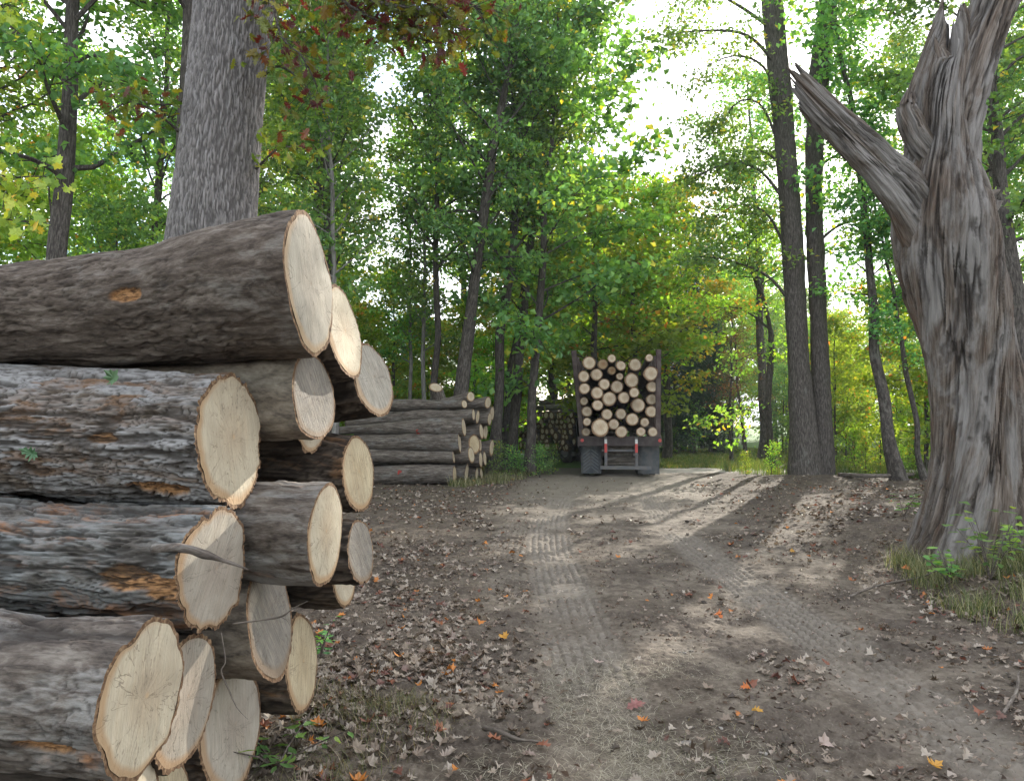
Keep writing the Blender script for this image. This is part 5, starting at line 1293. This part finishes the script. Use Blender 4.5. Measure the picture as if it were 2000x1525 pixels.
for ri, row in enumerate(LOADR):
    for ci, (cx, cy, r_) in enumerate(row):
        px, py = 1090 + cx / 5.257, 660 + cy / 5.257
        big = r_ > 74; Y = YT + random.uniform(-.25, .35) - (.1 if big else 0)
        p = W(px, py, Y); r = r_ / 5.257 / F0 * Y * .99
        q = p + np.array([random.uniform(-.05, .05) + 6.4 * math.sin(TYAW), 6.4 * math.cos(TYAW), random.uniform(-.05, .05)])
        nr = Vector((random.gauss(0, .10), -1, random.gauss(0, .10))).normalized()
        siz = 'large' if r_ > 65 else 'small' if r_ < 50 else 'medium-sized'
        hue = 'orange-brown ' if (ri, ci) in ((0, 1), (1, 2)) else 'dirty ' if (ri, ci) in ((5, 1), (3, 4), (6, 1)) else 'pale '
        lab = f'{siz} {hue}log end on the loaded trailer, {ROWN[ri]} row, {ORD[ci]} from the left'
        sh = .09 if big or (ri, ci) in ((1, 4), (2, 5)) else .05
        cmx = M['cutload2'] if hue[0] == 'o' else M['cutload']
        build_log(p, [[*p, r], [*(p + (q - p) * .3), r * 1.0], [*(p + (q - p) * .7), r * 1.03], [*q, r * 1.05]], nr, 400 + ri * 10 + ci, lambda lc, sd: ((fbm(lc * [1.5, 9, 9], sd, 3) - .5) * .04, {}), cmx, M['bark_pile'], 20, 28, lab, 'logs loaded on the trailer', shp=sh, face_rings=5, rim=.95)

# second trailer, farther and to the left, with short logs laid crosswise
YF = 30.; KF = YF / F0
yawF = math.radians(58)
FT = empty('log_trailer', W(1118, 880, YF - .6), 'farther trailer stacked with short logs, half hidden by tree trunks', 'trailer')
f0 = np.array(FT.location); f0[2] = 0; FT.location = Vector(f0)
dF = np.array([-math.cos(yawF), math.sin(yawF), 0]); nF = np.array([-math.sin(yawF), -math.cos(yawF), 0]) * -1   # along, away from camera
def FP_(s, d, z): return Vector(dF * s + nF * d + np.array([0, 0, z]))
RF = Matrix(((dF[0], nF[0], 0), (dF[1], nF[1], 0), (0, 0, 1)))
zdeck = W(1100, 882, YF)[2] ; ztop = W(1100, 806, YF)[2]; LF_ = 4.2
m = MB(); m.box(FP_(LF_ / 2, .05, zdeck - .06), (LF_ + .3, .12, .16), RF, bev=.02); m.box(FP_(LF_ / 2, 2.2, zdeck - .06), (LF_ + .3, .12, .16), RF, bev=.02)
for k in range(4): m.box(FP_(.1 + k * LF_ / 3.1, 1.1, zdeck - .05), (.12, 2.2, .12), RF)
m.box(FP_(LF_ / 2, .8, zdeck - .25), (LF_ + .3, .12, .28), RF); m.box(FP_(LF_ / 2, 1.5, zdeck - .25), (LF_ + .3, .12, .28), RF)
m.build('frame', M['steel'], FT)
for s in (-.2, LF_ + .15):
    for dpt in (.1, 2.1):
        m = MB(); m.box(FP_(s, dpt, (zdeck + ztop) / 2 + .1), (.1, .1, ztop - zdeck + .3), RF, bev=.01); m.build('stake', M['black'], FT)
for s in (.5, 1.6):
    for d_ in (.12, 2.1):
        t0 = empty('wheel_pair', (0, 0, 0)); t0.parent = FT; t0.location = FP_(s, d_, .5); t0.rotation_euler = (0, 0, math.atan2(dF[1], dF[0]) + math.pi / 2)
        wheel(t0, (0, 0, 0), side=1 if d_ > 1 else -1) if False else None
        bpy.data.objects.remove(t0)
        qz = math.atan2(nF[1], nF[0]); Rm = Matrix.Rotation(qz, 4, 'Z')
        kids = set(bpy.data.objects)
        wheel(FT, (0, 0, 0), R=.5, wd=.3, side=-1 if d_ < 1 else 1)
        for o_ in set(bpy.data.objects) - kids:
            if o_.parent == FT: o_.data.transform(Matrix.Translation(FP_(s, d_, .5)) @ Rm)
            else: o_.data.transform(Matrix.Translation(FP_(s, d_, .5)) @ Rm)
m = MB()
m.box(FP_(-.55, .6, 1.3), (.18, .18, 1.9), RF, bev=.02); m.box(FP_(-.55, 1.2, .85), (.5, 1.6, .5), RF, bev=.03)
for k in range(5): m.box(FP_(-.55, .12, .7 + k * .3), (.42, .04, .04), RF)
for q in (-.75, -.35): m.box(FP_(q, .12, 1.3), (.04, .05, 1.6), RF)
m.build('loader_ladder', M['black'], FT)
random.seed(33)
rF = .15; nrow = 7; idx = 0
for rI in range(nrow):
    zc = zdeck + .03 + rF + rI * (ztop - zdeck - 2 * rF) / (nrow - 1); s = rF * (.9 if rI % 2 else 1.9) - .1; cI = 0
    while s < LF_ - .05:
        r = random.uniform(.13, .20)
        p = f0 + dF * (s + random.uniform(-.03, .03)) + np.array([0, 0, zc + random.uniform(-.03, .03)]) + nF * random.uniform(-.25, .1)
        q = p + nF * 2.4
        lab = f'short log end on the farther trailer, layer {ROWN[::-1][min(rI, 6)] if rI < 7 else "very top"}, number {cI + 1} from the trailer rear'
        build_log(p, [[*p, r], [*((p + q) / 2), r * .96], [*q, r * .92]], Vector(-nF + np.array([random.gauss(0, .12), 0, random.gauss(0, .1)])).normalized(), 500 + idx, d_none, M['cutfar'], M['bark_pile'], 8, 14, lab, 'short logs on the farther trailer', shp=.10, face_rings=2)
        s += r * 1.75 + .01; idx += 1; cI += 1
for k, (s0, dz, r, lab) in enumerate(((-.9, .16, .13, 'long pale grey log lying lengthwise on the farther load, nearest the front edge'), (-.7, .20, .12, 'long pale grey log lying lengthwise in the middle of the farther load'), (-1.0, .40, .12, 'uppermost long pale log crowning the farther load'))):
    p = f0 + dF * s0 + nF * (.1 + .3 * k) + np.array([0, 0, ztop + dz]); q = f0 + dF * 3.4 + nF * (.2 + .3 * k) + np.array([0, 0, ztop + dz + random.uniform(-.06, .08)])
    build_log(p, [[*p, r], [*((p + q) / 2 + np.array([0, 0, .04])), r * .9], [*q, r * .8]], Vector(-dF), 600 + k, lambda lc, sd: ((fbm(lc * [1.5, 9, 9], sd, 3) - .5) * .05, {}), M['cutg'], M['bark_pale'] if 'bark_pale' in M else M['trunkl'], 24, 16, lab, 'long logs on the farther load', face_rings=3)
# knuckle boom above the far load
LB = empty('loader_boom', f0 + nF * 1.1 - dF * .55, 'dark folded loader boom resting above the farther load', 'loader')
def BP(s, d, z): return FP_(s + .55, d - 1.1, z)
m = MB(); m.box(BP(-.55, 1.1, 1.9), (.28, .28, 2.5), RF, bev=.03); m.build('mast', M['black'], LB)
zz = W(1100, 775, YF)[2]
def beam(a, b_, w_, h_, name, mt):
    m = MB(); a = Vector(a); b_ = Vector(b_); d = b_ - a
    q = Vector((0, 0, 1)).rotation_difference(d.normalized()).to_matrix()
    m.box((a + b_) / 2, (w_, h_, d.length), q, bev=.02); return m.build(name, mt, LB)
beam(BP(-.7, 1.1, zz + .10), BP(1.1, 1.1, zz + .22), .22, .2, 'main_boom', M['black'])
beam(BP(-.9, 1.0, zz - .22), BP(2.3, 1.0, zz - .10), .14, .14, 'stick_boom', M['black'])
beam(BP(.2, 1.05, zz - .1), BP(.9, 1.05, zz + .15), .08, .08, 'hydraulic_ram', M['steel'])
m = MB()
for s in (-1, 1): m.tube([BP(2.3, 1, zz - .1), BP(2.5, 1 + s * .25, zz - .3), BP(2.35, 1 + s * .15, zz - .6)], [.07, .06, .03], 8)
m.build('grapple', M['black'], LB)

# ------------------------------------------------------------------ small things
M['stick'] = bark_mat('stick_bark', (.04, .032, .026), (.11, .09, .075), (.22, .19, .16), sa=8, sr=60, fis=False, bump=.4, dist=.004)
def stick(name, pts, rad, label, cat='stick', mat='stick', kids=()):
    P = np.array([list(p) + [r] for p, r in zip(pts, rad)]); o = P[0, :3].copy(); P[:, :3] -= o
    V, Nn, lc, ex, C, T, ss = tube_grid(P, 40, 10, lambda lc, sd: ((fbm(lc * [20, 60, 60], sd, 3) - .5) * min(.01, rad[0] * .8), {}), 5)
    verts = V.reshape(-1, 3); fs = [grid_faces(40, 10), np.array([list(range(9, -1, -1)), list(range(390, 400))])]
    root = link(name, mesh_np(name, verts, fs, {'lc': lc}), None, (M[mat],)); root.location = Vector(o)
    tag(root, label, cat)
    for kp, kr in kids:
        v, f = tube_simple([Vector(q) - Vector(o) for q in kp], kr, 6)
        me = bpy.data.meshes.new('side_twig'); me.from_pydata([tuple(q) for q in v], [], f); link('side_twig', me, root, (M[mat],))
    return root
def gp(px, py, dz=0.02):
    p = G(px, py, 0); p = G(px, py, float(gz(p[0], p[1]))); p[2] += dz; return p
stick('stick', [gp(945, 1428), gp(975, 1440, .03), gp(1010, 1452, .025), (gp(1068, 1458))], [.014, .012, .009, .005], 'bent dark stick lying in the road below the straw patch')
stick('branch', [gp(1660, 1168), gp(1720, 1150, .04), gp(1790, 1135, .03), gp(1830, 1120, .03)], [.012, .011, .010, .006], 'thin dead branch on the ground before the dead snag')
stick('branch', [gp(1960, 1400), gp(1985, 1360, .03), gp(1990, 1320, .03)], [.010, .009, .005], 'thin dark branch at the right edge of the road')
stick('root', [gp(1500, 925, .05), gp(1540, 912, .14), gp(1575, 888, .38), gp(1590, 874, .5)], [.05, .05, .045, .035], 'dead branch propped against the foot of the twin trees', 'branch')
stick('branch', [gp(1640, 934, .1), gp(1700, 938, .12), gp(1760, 936, .12), gp(1830, 930, .1)], [.06, .055, .05, .03], 'rotten branch lying right of the twin trees', 'branch')
stick('twig', [W(455, 1218, 2.6), W(500, 1212, 2.58), W(548, 1204, 2.56), W(572, 1188, 2.5), W(600, 1174, 2.45)], [.0035, .0035, .003, .0025, .0015], 'thin dry twig sticking out over the rough grey furrowed end', 'twig', kids=[([W(548, 1204, 2.56), W(560, 1210, 2.53), W(566, 1220, 2.5)], [.002, .002, .001])])
stick('twig', [W(432, 1235, 2.58), W(440, 1290, 2.56), W(432, 1310, 2.55), W(446, 1345, 2.52), W(462, 1380, 2.5), W(485, 1405, 2.48)], [.003, .003, .0025, .0022, .002, .001], 'thin dark twig hanging down between the low log ends', 'twig')
# splinter across log 8
p8, r8, n8 = FACES[8]
stick('splinter', [W(300, 1072, 2.46), W(350, 1070, 2.425), W(400, 1082, 2.41), W(440, 1096, 2.42), W(486, 1112, 2.44)], [.016, .015, .012, .007, .0015], 'long grey bark splinter lying across the shaggy blue-grey log end', 'splinter', 'bark_grey')
def leafthing(px, py, size, mat, label, seed, up=.03, outline=LOBEO, wp=None, fw=None, upv=None, name='fallen_leaf'):
    rs = np.random.default_rng(seed); p = gp(px, py, up) if wp is None else wp
    a = rs.uniform(0, 6.28); Fw = np.array([[math.cos(a), math.sin(a), .15]]) if fw is None else np.array([fw]); Up = np.array([[rs.normal(0, .3), -.45, 1.]]) if upv is None else np.array([upv])
    V, F, m = lobed_leaves(np.zeros((1, 3)), Fw, Up, np.array([size]), outline, .9, rs)
    o = link(name, mesh_np(name, V, [F], {'lv': np.full(m, .9)}, False), None, (mat,)); o.location = Vector(p)
    tag(o, label, 'leaf'); return o
M['leaf_or'] = leaf_mat('leaf_single_orange', [(0, (.42, .15, .03)), (1, (.48, .19, .04))], 1, trans=.2, vary=0)
M['leaf_tan'] = leaf_mat('leaf_single_tan', [(0, (.33, .27, .22)), (1, (.36, .29, .24))], 1, trans=.15, vary=0)
M['leaf_pk'] = leaf_mat('leaf_single_red', [(0, (.28, .12, .11)), (1, (.24, .10, .09))], 1, trans=.1, vary=0)
M['leaf_gn'] = leaf_mat('leaf_single_green', [(0, (.06, .14, .07)), (1, (.08, .16, .08))], 1, trans=.2, vary=0)
for k, (px, py, s, mt, lab, ol) in enumerate([
 (1403, 1206, .10, 'leaf_or', 'orange leaf lying on the bare middle of the road', LOBEO),
 (983, 1252, .09, 'leaf_or', 'small upright orange leaf left of the straw patch', LOBE5),
 (1168, 1302, .08, 'leaf_tan', 'pinkish curled leaf at the top of the straw patch', LOBE5),
 (1458, 1350, .075, 'leaf_or', 'flat brown-orange leaf right of the straw patch', LOBEO),
 (1478, 1396, .075, 'leaf_or', 'brightest orange leaf on the pile of leaves near the camera', LOBEO),
 (1242, 1385, .12, 'leaf_pk', 'dark pink folded leaf standing on its edge in the road', LOBEO),
 (1610, 1462, .085, 'leaf_tan', 'big pale cupped leaf at the lower right of the leaf pile', LOBE5),
 (1770, 1115, .09, 'leaf_or', 'orange leaf in front of the foot of the dead snag', LOBE5),
 (1548, 1082, .08, 'leaf_or', 'lone orange leaf on the right verge before the snag', LOBE5),
 (1824, 1508, .10, 'leaf_or', 'orange-brown leaf at the bottom right edge of the picture', LOBEO),
 (1565, 1300, .08, 'leaf_tan', 'large pale leaf lying between the wheel tracks', LOBEO)]):
    leafthing(px, py, s, M[mt], lab, 60 + k, outline=ol)
leafthing(0, 0, .07, M['leaf_gn'], 'green leaf stuck on the flaky bark log near its top', 90, wp=W(222, 738, 2.63), fw=(.6, 0, .8), upv=(0, -1, .4), outline=LOBE5)
leafthing(0, 0, .075, M['leaf_gn'], 'grey-green oak leaf stuck low on the flaky bark log', 91, wp=W(62, 885, 2.66), fw=(.9, 0, -.4), upv=(0, -1, .1))
# leafy plant at the foot of the snag
def weed(px, py, n, h, seed, label, size=.10, mat='leaf'):
    rs = np.random.default_rng(seed); p = gp(px, py, 0.); 
    V = []; F = []; off = 0; C = []; O = []
    for k in range(n):
        a = rs.uniform(0, 6.28); t = rs.uniform(.1, .35); q = rs.uniform(.6, 1) * h
        pts = [Vector((0, 0, 0)), Vector((math.cos(a) * t * .4, math.sin(a) * t * .4, q * .5)), Vector((math.cos(a) * t, math.sin(a) * t, q))]
        v, f = tube_simple(pts, [.005, .004, .002], 4); V += [tuple(x) for x in v]; F += [[i + off for i in g] for g in f]; off += len(v)
        for j in range(7):
            u = rs.uniform(.3, 1); b_ = pts[0].lerp(pts[1], u * 2) if u < .5 else pts[1].lerp(pts[2], u * 2 - 1)
            aa = rs.uniform(0, 6.28); O.append((math.cos(aa), math.sin(aa), -.1)); C.append(np.array(b_) + np.array(O[-1]) * size * .6)
    root = empty('weed_plant', p, label, 'plant')
    me = bpy.data.meshes.new('stems'); me.from_pydata(V, [], F)
    a = me.attributes.new('lc', 'FLOAT_VECTOR', 'POINT'); a.data.foreach_set('vector', np.asarray(V, np.float32).ravel())
    link('stems', me, root, (M['stick'],))
    C = np.array(C); nn = len(C); Up = rs.normal(0, .35, (nn, 3)); Up[:, 2] += 1; L = rs.uniform(.7, 1.2, nn) * size
    # pointed oval leaves
    ov = np.array([(0, -.5), (.10, -.35), (.20, -.1), (.19, .12), (.10, .36), (0, .6), (-.10, .36), (-.19, .12), (-.20, -.1), (-.10, -.35)])
    LV, LF2, m = lobed_leaves(C, np.array(O), Up, L, ov, .35, rs)
    link('leaves', mesh_np('leaves', LV, [LF2], {'lv': np.repeat(rs.random(nn) * .9, m)}, False), root, (M[mat],))
weed(1935, 1130, 9, .75, 1, 'leafy green weed climbing at the foot of the dead snag', .11)
weed(1855, 1140, 7, .35, 2, 'low dark weed at the left foot of the dead snag')
weed(1975, 1100, 7, .6, 3, 'yellow-green weed at the right picture edge by the snag', .11, 'leaf2')
weed(1765, 1010, 6, .4, 4, 'dark leafy weed left of the dead snag', .10)
weed(625, 1290, 5, .28, 5, 'small green weed beside the log with a dark knot', .06)
weed(540, 1500, 7, .2, 6, 'low green weed at the bottom edge beside the near stack', .07)
weed(1610, 900, 6, 1.0, 7, 'bright green weed right of the twin tree base', .12, 'leaf2')

# ------------------------------------------------------------------ haze
hb = MB(); hb.box((10, 33, 10.8), (90, 125, 24.4))
hm, ht = newmat('haze'); pv = ht.nodes.new('ShaderNodeVolumePrincipled'); pv.inputs['Density'].default_value = HAZE
pv.inputs['Color'].default_value = (.86, .90, .95, 1); pv.inputs['Anisotropy'].default_value = .35
ho = ht.nodes.new('ShaderNodeOutputMaterial'); ht.links.new(pv.outputs[0], ho.inputs['Volume'])
tag(hb.build('haze', hm), kind='stuff')
